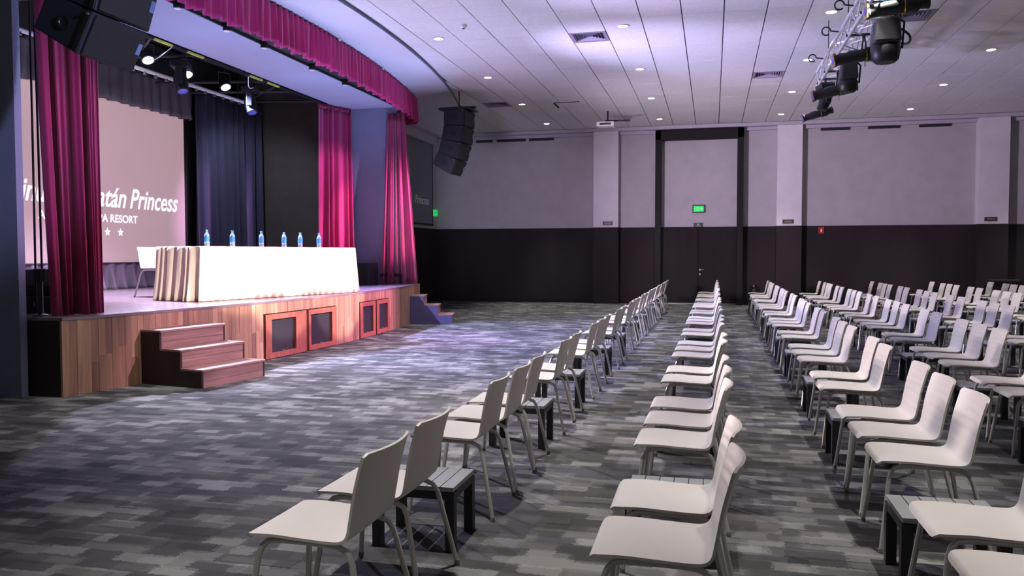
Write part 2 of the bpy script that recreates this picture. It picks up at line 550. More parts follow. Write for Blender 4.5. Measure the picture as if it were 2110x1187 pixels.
# cornice
o = MB()
o.box((1.1, YF - 0.16, 5.22), (19.2, 0.34, 0.10)).box((1.1, YF - 0.05, 5.13), (19.2, 0.12, 0.10))
struct(o.build('trim_1', M_trim, bevel=0.006))
o = MB(); o.box((XLW + 0.14, 21.15, 5.22), (0.28, 7.0, 0.10)).box((XLW + 0.05, 21.15, 5.13), (0.10, 7.0, 0.10))
struct(o.build('trim_2', M_trim, bevel=0.006))
o = MB(); o.box((1.1, YF - 0.012, 0.05), (19.2, 0.03, 0.10))
struct(o.build('baseboard_far', M_frame))

# linear slot diffusers just under the cornice
SL = [(-7.27, -6.74), (-6.59, -5.67), (-5.56, -4.78), (2.97, 3.74), (4.22, 5.05), (5.54, 6.35)]
names = ['first from the left corner', 'second from the left corner', 'third from the left corner',
         'first right of the second pillar', 'second right of the second pillar', 'third right of the second pillar']
for (a, b), nm in zip(SL, names):
    t = thing('slot_diffuser', 'dark slot air diffuser under the far cornice, ' + nm, 'air vent', ((a + b) / 2, YF - 0.02, 5.04), 0, 'slot diffusers under the far cornice')
    w = b - a
    MB().box((0, 0, 0), (w, 0.05, 0.065)).build('slot_frame', M_ventdark, t)
    MB().box((0, -0.03, 0.012), (w - 0.03, 0.012, 0.008)).build('blade', M_fixgrey, t)
    MB().box((0, -0.03, -0.012), (w - 0.03, 0.012, 0.008)).build('blade', M_fixgrey, t)

# doorway with tall dark surround
dr = struct(MB().box((-0.41, YF - 0.03, 1.14), (2.30, 0.06, 2.28)).build('door_1', M_door))
MB().box((-0.965, YF - 0.07, 1.12), (1.10, 0.045, 2.22)).build('door_leaf', M_door, dr, bevel=0.005)
MB().box((0.145, YF - 0.07, 1.12), (1.10, 0.045, 2.22)).build('door_leaf', M_door, dr, bevel=0.005)
MB().box((-0.41, YF - 0.085, 0.02), (2.2, 0.03, 0.03)).build('threshold', M_steel, dr)
h = MB(); h.lathe([(0.028, 0), (0.028, 0.02), (0.012, 0.02), (0.012, 0.06)], (-0.36, YF - 0.093, 1.03), 12, (0, -1, 0))
h.tube([(-0.36, YF - 0.15, 1.03), (-0.25, YF - 0.155, 1.03)], 0.012, 8)
h.build('door_handle', M_steel, dr, True)
h = MB(); h.lathe([(0.026, 0), (0.026, 0.02)], (-0.36, YF - 0.093, 0.90), 12, (0, -1, 0)); h.build('lock', M_steel, dr, True)
ts = struct(MB().box((-1.585, YF - 0.14, 2.57), (0.17, 0.34, 5.14)).box((0.765, YF - 0.14, 2.57), (0.17, 0.34, 5.14)).box((-0.41, YF - 0.14, 5.0), (2.52, 0.34, 0.28)).build('trim_3', M_frame, bevel=0.006))

# ------------------------------------------------------------------ ceiling
ceil = struct(MB().box((1.0, 11.0, HC + 0.09), (19.6, 28.2, 0.10)).build('ceiling', M_grid))
skip = set()
VENTS = [(4, 0), (9, 6), (12, 0), (-1, 9)]
for kx, ky in VENTS: skip.add((kx, ky))
cands = []; rest = []
GX, GY = 0.009, 0.002
for kx in range(-4, 24):
    for ky in range(-21, 17):
        x0 = TX0 + kx * TS; y0 = TY0 + ky * TS
        x1, y1 = x0 + TS, min(y0 + TS, YF)
        if y1 - y0 < 0.05 or (kx, ky) in skip or x0 > 10.4: continue
        x1 = min(x1, 10.5)
        ca, cb = curve_x(y0) + 0.02, curve_x(y1) + 0.02
        xa, xb = max(x0 + GX, ca), max(x0 + GX, cb)
        if max(xa, xb) > x1 - GX - 0.02: continue
        whole = xa == x0 + GX and xb == x0 + GX and y1 == y0 + TS and x1 < 10.5
        pts = [(xa, y0 + GY), (x1 - GX, y0 + GY), (x1 - GX, y1 - GY), (xb, y1 - GY)]
        pr = [project((px, py, HC)) for px, py in pts]
        vis = all(pr) and in_frame([(px, py, HC) for px, py in pts]) and min(p[2] for p in pr if p) > 1
        key = min(p[2] for p in pr) if vis else 1e9
        (cands if vis else rest).append((key, pts, whole, x0, y0))
cands.sort(key=lambda a: a[0])
rest += cands[300:]
cands = cands[:300]
tile_me = MB().box((0, 0, 0.02), (TS - 2 * GX, TS - 2 * GY, 0.04)).mesh('ceiling_tile', M_tile)
for key, pts, whole, x0, y0 in cands:
    if whole:
        t = put('ceiling_tile', tile_me, ceil, (x0 + TS / 2, y0 + TS / 2, HC + random.uniform(-0.0015, 0.0015)))
    else:
        MB().prism(pts, HC, HC + 0.04).build('ceiling_tile', M_tile, ceil)
mb = MB()
for key, pts, whole, x0, y0 in rest:
    mb.prism(pts, HC, HC + 0.04)
r_ = mb.build('ceiling_tile', M_tile, ceil); r_['kind'] = 'stuff'

# plasterboard field between valance and tiles, edge curves along the tiles
ys = [5.0 + i * 0.33 for i in range(61)]
ys = [y for y in ys if y < YF] + [YF]
P0 = HC - 0.05
poly = [(curve_x(y), y) for y in ys] + [(-8.55, y) for y in reversed(ys)]
# quad strips
mb = MB()
for a, b in zip(ys[:-1], ys[1:]):
    mb.add([(-8.7, a, P0), (curve_x(a), a, P0), (curve_x(b), b, P0), (-8.7, b, P0)], [(0, 1, 2, 3)])
    mb.add([(curve_x(a), a, P0), (curve_x(a), a, HC + 0.04), (curve_x(b), b, HC + 0.04), (curve_x(b), b, P0)], [(0, 1, 2, 3)])
struct(mb.build('ceiling_plasterboard', M_plaster))
mb = MB()
P = []
mb.tube([(curve_x(y) + 0.014, y, P0 + 0.012) for y in ys], 0.016, 6)
struct(mb.build('trim_4', mat('curved_bead', (104, 112, 140), 0.5)))

# fascia and soffit over the stage opening
mb = MB()
for a, b in zip(ys[:-1], ys[1:]):
    if b > 18.4: break
    mb.add([(val_x(a) - 0.10, a, P0), (val_x(a) - 0.10, a, 4.80), (val_x(b) - 0.10, b, 4.80), (val_x(b) - 0.10, b, P0)], [(0, 1, 2, 3)])
    mb.add([(val_x(a) - 0.10, a, 4.80), (-6.84, a, 4.80), (-6.84, b, 4.80), (val_x(b) - 0.10, b, 4.80)], [(0, 1, 2, 3)])  # black sheet standing in for the dark gap behind the valance
struct(mb.build('wall_fascia', M_black))
mb = MB(); mb.box((-7.46, 12.03, SOF + 0.10), (1.25, 9.92, 0.20))
struct(mb.build('ceiling_soffit', mat('soffit_paint', (156, 152, 172), 0.8, var=0.03, scale=2)))
struct(MB().box((-6.825, 12.0, SOF + 0.11), (0.02, 9.9, 0.21)).build('gap_shade_strip', M_black))  # black strip added over the soffit's front edge as the gap's shade
# proscenium piers
struct(MB().box((-10.53, 7.04, 2.7), (7.0, 0.09, 5.4)).build('wall_proscenium_left', M_pier))
struct(MB().box((-7.47, 17.27, 2.9), (1.26, 0.50, 4.74)).build('wall_proscenium_right', M_pier))
# stage house
struct(MB().box((-11.45, 12.6, 3.0), (0.2, 11.0, 6.0)).build('wall_stage_back', M_black))
struct(MB().box((-9.75, 18.1, 3.0), (3.4, 0.2, 6.0)).build('wall_stage_right', M_backwall))
struct(MB().box((-9.8, 12.6, 5.95), (3.5, 11.2, 0.1)).build('ceiling_stage', M_black))
struct(MB().box((-8.02, 12.3, 5.35), (0.08, 10.2, 0.9)).build('wall_header', M_black))

# ------------------------------------------------------------------ stage platform
stage = thing('stage', 'wide wooden fronted stage with gently curved front and purple deck', 'stage', (-8.6, 12.3, 0))
inv = Vector((8.6, -12.3, 0))


def loc(p): return (p[0] + inv.x, p[1] + inv.y, p[2])


sy = [SY0 + (SY1 - SY0) * i / 52 for i in range(53)]
polyd = [(stage_x(y) - 0.03, y) for y in sy] + [(-11.3, SY1), (-11.3, SY0)]
o = MB().prism([(x + inv.x, y + inv.y) for x, y in polyd], 0.0, ST - 0.03).build('stage_core', M_rosewoodside, stage)
polyd = [(stage_x(y) + 0.006, y) for y in sy] + [(-11.3, SY1), (-11.3, SY0)]
o = MB().prism([(x + inv.x, y + inv.y) for x, y in polyd], ST - 0.03, ST).build('deck', M_deck, stage)
HATCH = [(10.28, 11.33, 10.42, 11.035), (11.40, 12.30, 11.465, 12.14), (13.24, 13.98, 13.375, 13.85), (14.04, 14.77, 14.18, 14.655)]


def front_piece(ya, yb, z0, z1, d0, d1):
    """box lying along the curved front between ya and yb"""
    xa, xb = stage_x(ya) - 0.03, stage_x(yb) - 0.03
    t = Vector((xb - xa, yb - ya, 0)).normalized()
    n = Vector((t.y, -t.x, 0))
    A, B = Vector((xa, ya, 0)), Vector((xb, yb, 0))
    vs = []
    for z in (z0, z1):
        for p, d in ((A, d0), (B, d0), (B, d1), (A, d1)):
            q = p + n * d
            vs.append(loc((q.x, q.y, z)))
    return vs, [(0, 3, 2, 1), (4, 5, 6, 7), (0, 1, 5, 4), (1, 2, 6, 5), (2, 3, 7, 6), (3, 0, 4, 7)]


PW = 0.085
y = SY0
while y < SY1 - 0.02:
    yb = min(y + PW, SY1)
    segs = [(0.0, ST - 0.032)]
    c = (y + yb) / 2
    for h in HATCH:
        if h[0] - 0.02 < c < h[1] + 0.02: segs = [(0.655, ST - 0.032)]
    out = []
    for s0, s1 in segs:
        if s1 - s0 > 0.5 and random.random() < 0.55:
            m_ = s0 + random.uniform(0.25, 0.6) * (s1 - s0)
            out += [(s0, m_), (m_, s1)]
        else:
            out.append((s0, s1))
    for s0, s1 in out:
        MB().add(*front_piece(y + 0.0015, yb - 0.0015, s0 + 0.001, s1 - 0.001, 0.0, 0.028 + random.uniform(0, 0.004))).build('plank', M_plank, stage)
    y = yb
for (f0, f1, o0, o1) in HATCH:
    MB().add(*front_piece(f0, o0, 0.01, 0.64, 0, 0.045)).build('hatch_frame', M_hframe, stage)
    MB().add(*front_piece(o1, f1, 0.01, 0.64, 0, 0.045)).build('hatch_frame', M_hframe, stage)
    MB().add(*front_piece(o0, o1, 0.565, 0.64, 0, 0.045)).build('hatch_frame', M_hframe, stage)
    MB().add(*front_piece(o0, o1, 0.01, 0.085, 0, 0.045)).build('hatch_frame', M_hframe, stage)
    MB().add(*front_piece(o0, o1, 0.085, 0.565, -0.04, 0.004)).build('hatch_panel', M_blackpanel, stage)
    MB().add(*front_piece((o0 + o1) / 2 - 0.04, (o0 + o1) / 2 + 0.04, 0.088, 0.10, 0.0, 0.03)).build('hatch_pull', M_steel, stage)


def steps(name, label, loc_, ang, width, n, rise, run, msidemat, mtop):
    """local: +x outwards from stage, y along the stage; origin at outer bottom edge middle"""
    t = thing(name, label, 'stairs', loc_, ang)
    # solid sides as stepped profile
    for sgn in (-1, 1):
        mb = MB()
        prof = [(0, 0)]
        for i in range(n):
            prof += [(-i * run, (i + 1) * rise - 0.025), (-(i + 1) * run, (i + 1) * rise - 0.025)]
        prof += [(-n * run, 0)]
        y0, y1 = sgn * width / 2 - 0.015, sgn * width / 2 + 0.015
        vs = [(x, y0, z) for x, z in prof] + [(x, y1, z) for x, z in prof]
        m = len(prof)
        # quads per step (convex columns)
        for i in range(n):
            xa, xb = -i * run, -(i + 1) * run
            mb.add([(xa, y0, 0), (xb, y0, 0), (xb, y0, (i + 1) * rise - 0.025), (xa, y0, (i + 1) * rise - 0.025),
                    (xa, y1, 0), (xb, y1, 0), (xb, y1, (i + 1) * rise - 0.025), (xa, y1, (i + 1) * rise - 0.025)],
                   [(0, 1, 2, 3), (4, 7, 6, 5), (0, 4, 5, 1), (1, 5, 6, 2), (2, 6, 7, 3), (3, 7, 4, 0)])
        mb.build('side_panel', msidemat, t)
    for i in range(n):
        z = (i + 1) * rise
        MB().box((-i * run - run / 2 + 0.008, 0, z - 0.0125), (run + 0.016, width + 0.03, 0.025)).build('tread', mtop, t, bevel=0.003)
        hh = rise - 0.025
        cuts = [0, 0.42, 1] if i % 2 == 0 else [0, 0.55, 1]
        for a, b in zip(cuts[:-1], cuts[1:]):
            MB().box((-i * run - 0.008, 0, i * rise + (a + b) / 2 * hh), (0.016, width - 0.03, (b - a) * hh - 0.003)).build('riser_board', mtop, t)
    return t


steps('stage_steps', 'three wooden steps at the near end of the stage front', (-5.43, 8.42, 0), math.radians(-10), 1.0, 3, 0.21, 0.312, M_rosewoodside, M_hplank)
steps('stage_steps', 'wooden steps with violet-lit side at the far end of the stage', (-5.50, 16.90, 0), math.radians(14), 0.62, 3, 0.205, 0.30, M_stepside_lit, M_hplank)


# ------------------------------------------------------------------ curtains
def drape(name, A, B, At, Bt, z0, z1, pleats, amp, m, parent=None, rows=14, seed=0, flare=0.0, gather=0.0, per=8, amp_top=None, wig=0.0, ph=0.0, irr=1.0):
    """pleated cloth between line A-B at the bottom and At-Bt at the top"""
    rng = random.Random(seed)
    n = pleats * per
    jit = [rng.uniform(0.55, 1.25) for _ in range(pleats + 2)]
    phs = [rng.uniform(-0.5, 0.5) for _ in range(pleats + 2)]
    P = []
    amp_top = amp if amp_top is None else amp_top
    for i in range(rows + 1):
        v = i / rows
        z = lerp(z0, z1, v)
        row = []
        a = Vector(A).lerp(Vector(At), v); b = Vector(B).lerp(Vector(Bt), v)
        d = (b - a); nrm = Vector((d.y, -d.x)).normalized()
        for j in range(n + 1):
            s = j / n
            k = int(s * pleats)
            kf = s * pleats - k
            am = lerp(amp, amp_top, v) * lerp(jit[min(k, pleats)], jit[min(k + 1, pleats + 1)], kf)
            am *= 1 + flare * (1 - v) ** 3
            w = math.sin(2 * PI * s * pleats + ph + irr * (1.1 * math.sin(2 * PI * s * 1.7 + seed) + 0.8 * math.sin(2 * PI * s * 3.3 + 2.1 * seed)
                         + 0.5 * math.sin(2 * PI * s * 2.3 + 3 * seed + 1.6 * v))) + 0.10 * irr * math.sin(2 * PI * s * pleats * 2.37 + seed + 0.8 * v)
            w = math.copysign(abs(w) ** 0.8, w)
            p = a + d * s + nrm * am * w
            zz = z
            if wig and i == 0: zz += wig * math.sin(2 * PI * s * pleats * 0.5 + seed) * rng.uniform(0.3, 1)
            row.append((p.x, p.y, zz))
        P.append(row)
    return MB().grid(P).build(name, m, parent, True, solid=0.006)


# near (left) curtain bundle at the front of the stage
t = thing('stage_curtain', 'deep maroon curtain bundle hanging at the near end of stage front', 'curtain', (-6.80, 7.56, ST), 0, 'maroon stage curtains')
c1 = drape('curtain_cloth', (-0.12, -0.28), (0.07, 0.13), (-0.26, -0.27), (0.05, 0.11), 0.004, 3.85, 3, 0.085, M_maroon, t, 18, 3, 0.15, per=30, amp_top=0.06)
drape('curtain_edge', (0.06, 0.10), (0.08, 0.26), (0.05, 0.09), (0.08, 0.25), 0.004, 3.85, 2, 0.035, M_maroon, t, 18, 9, 0.15, per=18, amp_top=0.025)
# far (right) curtain
t = thing('stage_curtain', 'tall maroon curtain with dark hem band at the far end of stage', 'curtain', (-6.75, 17.0, ST), 0, 'maroon stage curtains')
drape('curtain_cloth', (-0.42, -0.12), (0.36, 0.10), (-0.26, -0.06), (0.10, 0.04), 0.004, 3.78, 5, 0.085, M_maroon, t, 18, 14, 0.2, per=18, amp_top=0.04)
drape('hem_band', (-0.41, -0.185), (0.10, -0.045), (-0.40, -0.18), (0.10, -0.045), 0.17, 0.235, 3, 0.05, M_dkband, t, 3, 14, 0.3, per=12)
# curtain inside the stage, along the soffit's back edge
t = thing('stage_curtain', 'magenta maroon curtain hanging inside stage beside the bare backdrop', 'curtain', (-8.15, 16.45, ST), 0, 'maroon stage curtains')
drape('curtain_cloth', (-0.16, -0.40), (0.26, 0.46), (-0.10, -0.40), (0.24, 0.46), 0.005, 3.90, 5, 0.085, M_maroon, t, 16, 21, 0.2, per=18, amp_top=0.05)
drape('heading_tape', (-0.10, -0.40), (0.24, 0.46), (-0.10, -0.40), (0.24, 0.46), 3.82, 3.91, 12, 0.05, M_maroon, t, 2, 22, per=8)

# valance along the curved fascia
vy0, vy1 = 6.2, 18.55
NV = 620
rng = random.Random(5)
P = []
ROWS = 9
zb, zt = 4.63, P0 - 0.005
jit = [rng.uniform(0.5, 1.3) for _ in range(200)]
for i in range(ROWS + 1):
    v = i / ROWS
    row = []
    for j in range(NV + 1):
        s = j / NV
        yy = lerp(vy0, vy1, s)
        w = math.sin(s * 2 * PI * 78 + 1.5 * math.sin(9 * s)) * jit[int(s * 78)]
        w2 = math.sin(s * 2 * PI * 31 + 2 * math.sin(5 * s))
        off = (0.020 + 0.022 * (1 - v)) * w + 0.018 * (1 - v) * w2 + 0.05
        slope = -2 * 0.0157 * (yy - 12.3)
        n = Vector((1, -slope)).normalized()
        z = lerp(zb, zt, v)
        if i == 0: z += 0.018 * w2 + 0.01 * w
        row.append((val_x(yy) + n.x * off, yy + n.y * off, z))
    P.append(row)
# the far end returns towards the wall
for i, row in enumerate(P):
    x, y, z = row[-1]
    for k in range(1, 9):
        row.append((x - 0.05 * k, y + 0.012 * math.sin(k * 1.7), z))
va = thing('stage_valance', 'gathered maroon valance running along the curved top of stage', 'valance', (val_x(12.3), 12.3, zb))
q = Vector((val_x(12.3), 12.3, zb))
MB().grid([[tuple(Vector(p) - q) for p in row] for row in P]).build('valance_cloth', M_valance, va, True, solid=0.006)
mb = MB(); mb.tube([(val_x(y_) + 0.045 - q.x, y_ - q.y, P0 - 0.02 - q.z) for y_ in [vy0 + i * 0.35 for i in range(36)]], 0.012, 6)
mb.build('heading_rail', M_dkband, va)
for yy in (13.05, 15.25):
    mb = MB(); mb.box((val_x(yy) + 0.10 - q.x, yy - q.y, P0 - 0.03 - q.z), (0.03, 0.05, 0.05)); mb.build('rail_clip', M_white, va)

# small spots peeking from behind the valance
for i, (yy) in enumerate((9.35, 10.45, 11.45, 13.0, 14.3)):
    t = thing('border_spot', 'small white-faced spotlight behind the valance, %s from the near end' % ORD[i + 1], 'spotlight', (-6.78, yy, 4.80), 0, 'border spots behind the valance')
    MB().lathe([(0.03, 0), (0.05, -0.02), (0.055, -0.09), (0.05, -0.10)], (0, 0, 0), 14).build('spot_body', M_fix, t, True)
    MB().lathe([(0.045, -0.101), (0.045, -0.112)], (0, 0, 0), 14).build('spot_lens', M_white, t, True)

# ------------------------------------------------------------------ back of the stage: screen, borders, drapes
scr = thing('projection_screen', 'large pinkish projection screen at the back of the stage', 'screen', (XB, 12.3, 1.36))
MB().box((-0.03, 0, 1.55), (0.02, 6.62, 3.12)).build('screen_surface', M_screen, scr)
MB().box((-0.025, 0, 3.13), (0.05, 6.72, 0.06)).build('screen_frame', M_black, scr)
MB().box((-0.025, 3.33, 1.55), (0.05, 0.06, 3.2)).build('screen_frame', M_black, scr)
MB().box((-0.025, -3.33, 1.55), (0.05, 0.06, 3.2)).build('screen_frame', M_black, scr)


def text_mesh(name, body, shear, m, parent, y0, y1, zbase, capz, bold=0.0, x=0.0, loc_plane='x', depth=0.001):
    cu = bpy.data.curves.new(name, 'FONT')
    cu.body = body; cu.shear = shear; cu.size = 1.0; cu.offset = bold; cu.extrude = depth
    o = bpy.data.objects.new(name, cu)
    COL.objects.link(o)
    bpy.context.view_layer.update()
    dg = bpy.context.evaluated_depsgraph_get()
    me = bpy.data.meshes.new_from_object(o.evaluated_get(dg))
    bpy.data.objects.remove(o)
    xs = [v.co.x for v in me.vertices]
    w0, w1 = min(xs), max(xs)
    caph = 0.73
    sx = (y1 - y0) / (w1 - w0); sz = capz / caph
    for v in me.vertices:
        a, b, c = v.co
        if loc_plane == 'x':
            v.co = (x + c, y0 + (a - w0) * sx, zbase + b * sz)
        else:
            v.co = (y0 + (a - w0) * sx, x - c, zbase + b * sz)
    me.materials.clear(); me.materials.append(m)
    return put(name, me, parent)


zb_ = 2.42 - 1.36
text_mesh('projected_lettering', 'Platinum', 0.32, M_glow, scr, 10.62 - 12.3, 12.10 - 12.3, zb_, 0.40, 0.014, -0.018)
text_mesh('projected_lettering', 'Yucatán', 0.32, M_glow, scr, 12.33 - 12.3, 13.77 - 12.3, zb_, 0.40, 0.014, -0.018)
text_mesh('projected_lettering', 'Princess', 0.32, M_glow, scr, 13.87 - 12.3, 15.36 - 12.3, zb_, 0.40, 0.014, -0.018)
text_mesh('projected_lettering', 'ALL SUITES & SPA RESORT', 0.0, M_glow, scr, 11.60 - 12.3, 14.08 - 12.3, 2.125 - 1.36, 0.15, 0.02, -0.018)
for k in range(5):
    yc = 12.17 + 0.355 * k - 12.3
    vs = []
    for i in range(10):
        r = 0.085 if i % 2 == 0 else 0.038
        a = PI / 2 + i * PI / 5
        vs.append((-0.0185, yc + r * math.cos(a), 0.57 + r * math.sin(a)))
    vs2 = [(x + 0.002, yy, z) for x, yy, z in vs]
    MB().add(vs + vs2, [tuple(range(10)), tuple(range(19, 9, -1))] + [(i, (i + 1) % 10, 10 + (i + 1) % 10, 10 + i) for i in range(10)]).build('projected_star', M_glow, scr)
mb = MB()
mb.tube([(-0.016, 12.83 - 12.3 + 0.22 * math.cos(a * PI / 12), 1.84 + 0.22 * math.sin(a * PI / 12)) for a in range(-11, 12)], 0.014, 5)
mb.build('projected_emblem', M_glow, scr)

o = drape('border_drape', (XB + 0.12, 8.6), (XB + 0.12, 15.75), (XB + 0.12, 8.6), (XB + 0.12, 15.75), 4.42, 5.12, 24, 0.075, M_grey_drape, None, 8, 31, 0.3, per=12, amp_top=0.03)
tag(o, 'gathered grey black border drape above the projection screen', 'drape')
mb = MB(); mb.box((XB + 0.1, 12.3, 5.45), (0.04, 7.6, 0.62)); o = mb.build('upper_border', M_black); tag(o, 'plain dark upper border above the gathered drape', 'drape')
o = drape('screen_skirt', (XB + 0.12, 8.4), (XB + 0.12, 16.0), (XB + 0.10, 8.4), (XB + 0.10, 16.0), ST + 0.004, 1.33, 26, 0.075, M_grey_drape, None, 8, 41, 0.3, per=12, amp_top=0.025)
tag(o, 'pleated grey skirt drape below the projection screen', 'drape')
mb = MB(); mb.tube([(XB + 0.11, 8.4, 1.335), (XB + 0.11, 16.0, 1.335)], 0.016, 8); o2 = mb.build('skirt_rail', M_fixgrey, o)
o = drape('side_drape', (XB + 0.16, 15.72), (XB + 0.5, 17.95), (XB + 0.16, 15.72), (XB + 0.5, 17.95), ST + 0.004, 5.1, 9, 0.11, M_navy, None, 14, 51, 0.1, per=20, amp_top=0.06)
tag(o, 'dark navy pleated drape right of the projection screen', 'drape')

# ------------------------------------------------------------------ stage lighting truss
tr = thing('stage_truss', 'black lighting grid of pipes above the stage', 'truss', (-9.0, 13.0, 4.9))


def loc3(p): return (p[0] + 9.0, p[1] - 13.0, p[2] - 4.9)


def pipe(a, b, r, m, nm, par=tr):
    return MB().tube([loc3(a), loc3(b)], r, 8).build(nm, m, par, True)


pipe((-8.20, 7.5, 4.755), (-8.20, 16.05, 4.755), 0.035, M_fix, 'pipe')
pipe((-8.14, 7.5, 5.10), (-8.14, 16.3, 5.10), 0.035, M_fix, 'pipe')
pipe((-9.03, 7.5, 5.05), (-9.03, 17.6, 5.05), 0.03, M_fix, 'pipe')
for yy in (8.9, 10.6, 12.08, 14.2, 15.2):
    pipe((-8.16, yy, 4.82), (-10.9, yy + 0.1, 4.95), 0.03, M_fixgrey, 'pipe')
pipe((-8.2, 16.1, 4.78), (-10.55, 16.2, 4.9), 0.035, M_fix, 'pipe')
pipe((-8.16, 14.4, 4.82), (-9.9, 16.1, 4.9), 0.02, M_fixgrey, 'brace')
pipe((-8.16, 10.7, 4.82), (-9.9, 12.4, 4.9), 0.02, M_fixgrey, 'brace')
for yy in (9.9, 10.9, 11.7, 13.5, 14.1):
    MB().box(loc3((-8.17, yy, 4.735)), (0.04, 0.42, 0.03)).build('conduit_cover', M_yellow, tr)
bt = thing('led_batten', 'long silver light batten hung under the stage grid', 'light batten', (-9.4, 12.9, 4.63), 0)
MB().tube([(0, -4.2, 0), (0, 2.25, 0)], 0.035, 10).build('batten_tube', M_white, bt, True)
for k in range(22):
    MB().lathe([(0.022, -0.03), (0.03, -0.06), (0.03, -0.075)], (0.01, -4.0 + k * 0.285, 0), 8).build('batten_socket', M_steel, bt, True)
for k in range(4):
    MB().tube([(0, -3.6 + k * 1.85, 0), (0, -3.6 + k * 1.85, 0.42)], 0.012, 6).build('batten_hanger', M_fix, bt)


def par_can(px, aim, label, lit=True):
    t = thing('led_par', label, 'stage light', px, 0, 'lit stage heads')
    d = (Vector(aim) - Vector(px)).normalized()
    MB().lathe([(0.05, -0.20), (0.09, -0.17), (0.10, -0.02), (0.112, 0.0), (0.112, 0.02), (0.09, 0.02)], (0, 0, 0), 18, d).build('lamp_can', M_fix, t, True)
    MB().lathe([(0.088, 0.021), (0.07, 0.035), (0.02, 0.042)], (0, 0, 0), 18, d).build('lamp_lens', M_bluelamp if lit else M_violetlens, t, True)
    s = d.cross(Vector((0, 0, 1))).normalized()
    b = Vector((0, 0, 0)) - d * 0.08
    MB().tube([b + s * 0.115, b + s * 0.12 + Vector((0, 0, 0.2)), b - s * 0.12 + Vector((0, 0, 0.2)), b - s * 0.115], 0.01, 6).build('yoke', M_fixgrey, t)
    MB().tube([b + Vector((0, 0, 0.2)), b + Vector((0, 0, 0.36))], 0.02, 8).build('clamp', M_fix, t)
    return t


for i, (yy, zz) in enumerate(((11.66, 4.70), (12.68, 4.68), (13.85, 4.69))):
    par_can((-9.03, yy, zz), (-7.0, yy - 1.1, 1.2), 'lit violet-white stage light under the grid, %s from the near end' % ORD[i + 1])


def moving_head(p, label, rz=0, aim=(0.2, -0.25, -1), m=None, s=1.0, lens=True, group='moving heads'):
    t = thing('moving_head', label, 'stage light', p, rz, group)
    m = m or M_fix
    MB().box((0, 0, -0.05 * s), (0.30 * s, 0.34 * s, 0.11 * s)).build('base', m, t, bevel=0.015)
    MB().tube([(0, 0, 0), (0, 0, 0.14)], 0.022, 8).build('clamp', M_fixgrey, t)
    for sg in (-1, 1):
        MB().box((0, sg * 0.165 * s, -0.24 * s), (0.12 * s, 0.045 * s, 0.32 * s)).build('yoke_arm', m, t, bevel=0.012)
    d = Vector(aim).normalized()
    MB().lathe([(0.07 * s, -0.17 * s), (0.115 * s, -0.12 * s), (0.125 * s, 0.02 * s), (0.105 * s, 0.15 * s), (0.11 * s, 0.20 * s), (0.085 * s, 0.20 * s)], (0, 0, -0.34 * s), 18, d).build('head', m, t, True)
    if lens:
        MB().lathe([(0.085 * s, 0.201 * s), (0.06 * s, 0.215 * s), (0.01, 0.222 * s)], (0, 0, -0.34 * s), 18, d).build('lens', M_violetlens, t, True)
    return t


moving_head((-8.75, 12.12, 4.74), 'black moving head with violet lens, nearer of two under the grid', 0.4, (0.25, -0.35, -1), s=0.95)
moving_head((-8.75, 14.25, 4.74), 'black moving head with violet lens, farther of two under the grid', 0.4, (0.25, -0.35, -1), s=0.95)

# dangling cables on the grid
mb = MB()
mb.tube(cat_rom([(-8.20, 11.2, 4.76), (-8.6, 11.3, 4.60), (-9.0, 11.60, 4.68)], 6), 0.008, 5)
o = mb.build('stage_cable', M_white); tag(o, 'pale cable looping to the nearest lit stage light', 'cable')
mb = MB()
mb.tube(cat_rom([(-8.20, 13.3, 4.76), (-8.38, 13.6, 4.60), (-8.60, 14.12, 4.70)], 6), 0.008, 5)
o = mb.build('stage_cable', M_white); tag(o, 'pale cable looping to the far moving head', 'cable')

# ------------------------------------------------------------------ long table with cloth, bottles, chair
ta = math.atan2(0.96, 3.19)          # yaw of the table's long side from +Y towards +X
TA = Vector((-6.98, 10.02))
td = Vector((math.sin(ta), math.cos(ta)))            # along the front, away from camera
tn = Vector((td.y, -td.x))                           # outwards, to the audience
TL, TW, TH = 3.22, 0.95, 0.77
ctr = TA + td * TL / 2 - tn * TW / 2
rz_t = -ta
tb = thing('speakers_table', 'long head table on stage hidden under the ivory cloth', 'table', (ctr.x, ctr.y, ST), rz_t)
MB().box((0, 0, TH - 0.02), (TW - 0.06, TL - 0.06, 0.03)).build('tabletop', M_white, tb)
for sx in (-1, 1):
    for sy_ in (-1, 1):
        MB().tube([(sx * 0.38, sy_ * 1.45, 0), (sx * 0.38, sy_ * 1.45, TH - 0.04)], 0.02, 8).build('leg', M_steel, tb)
cl = thing('tablecloth', 'ivory floor-length tablecloth with deep folds at its near end', 'tablecloth', (ctr.x, ctr.y, ST), rz_t)
MB().box((0, 0, TH + 0.003), (TW, TL, 0.012)).build('cloth_top', M_cloth, cl, bevel=0.005)
hx, hy = TW / 2, TL / 2
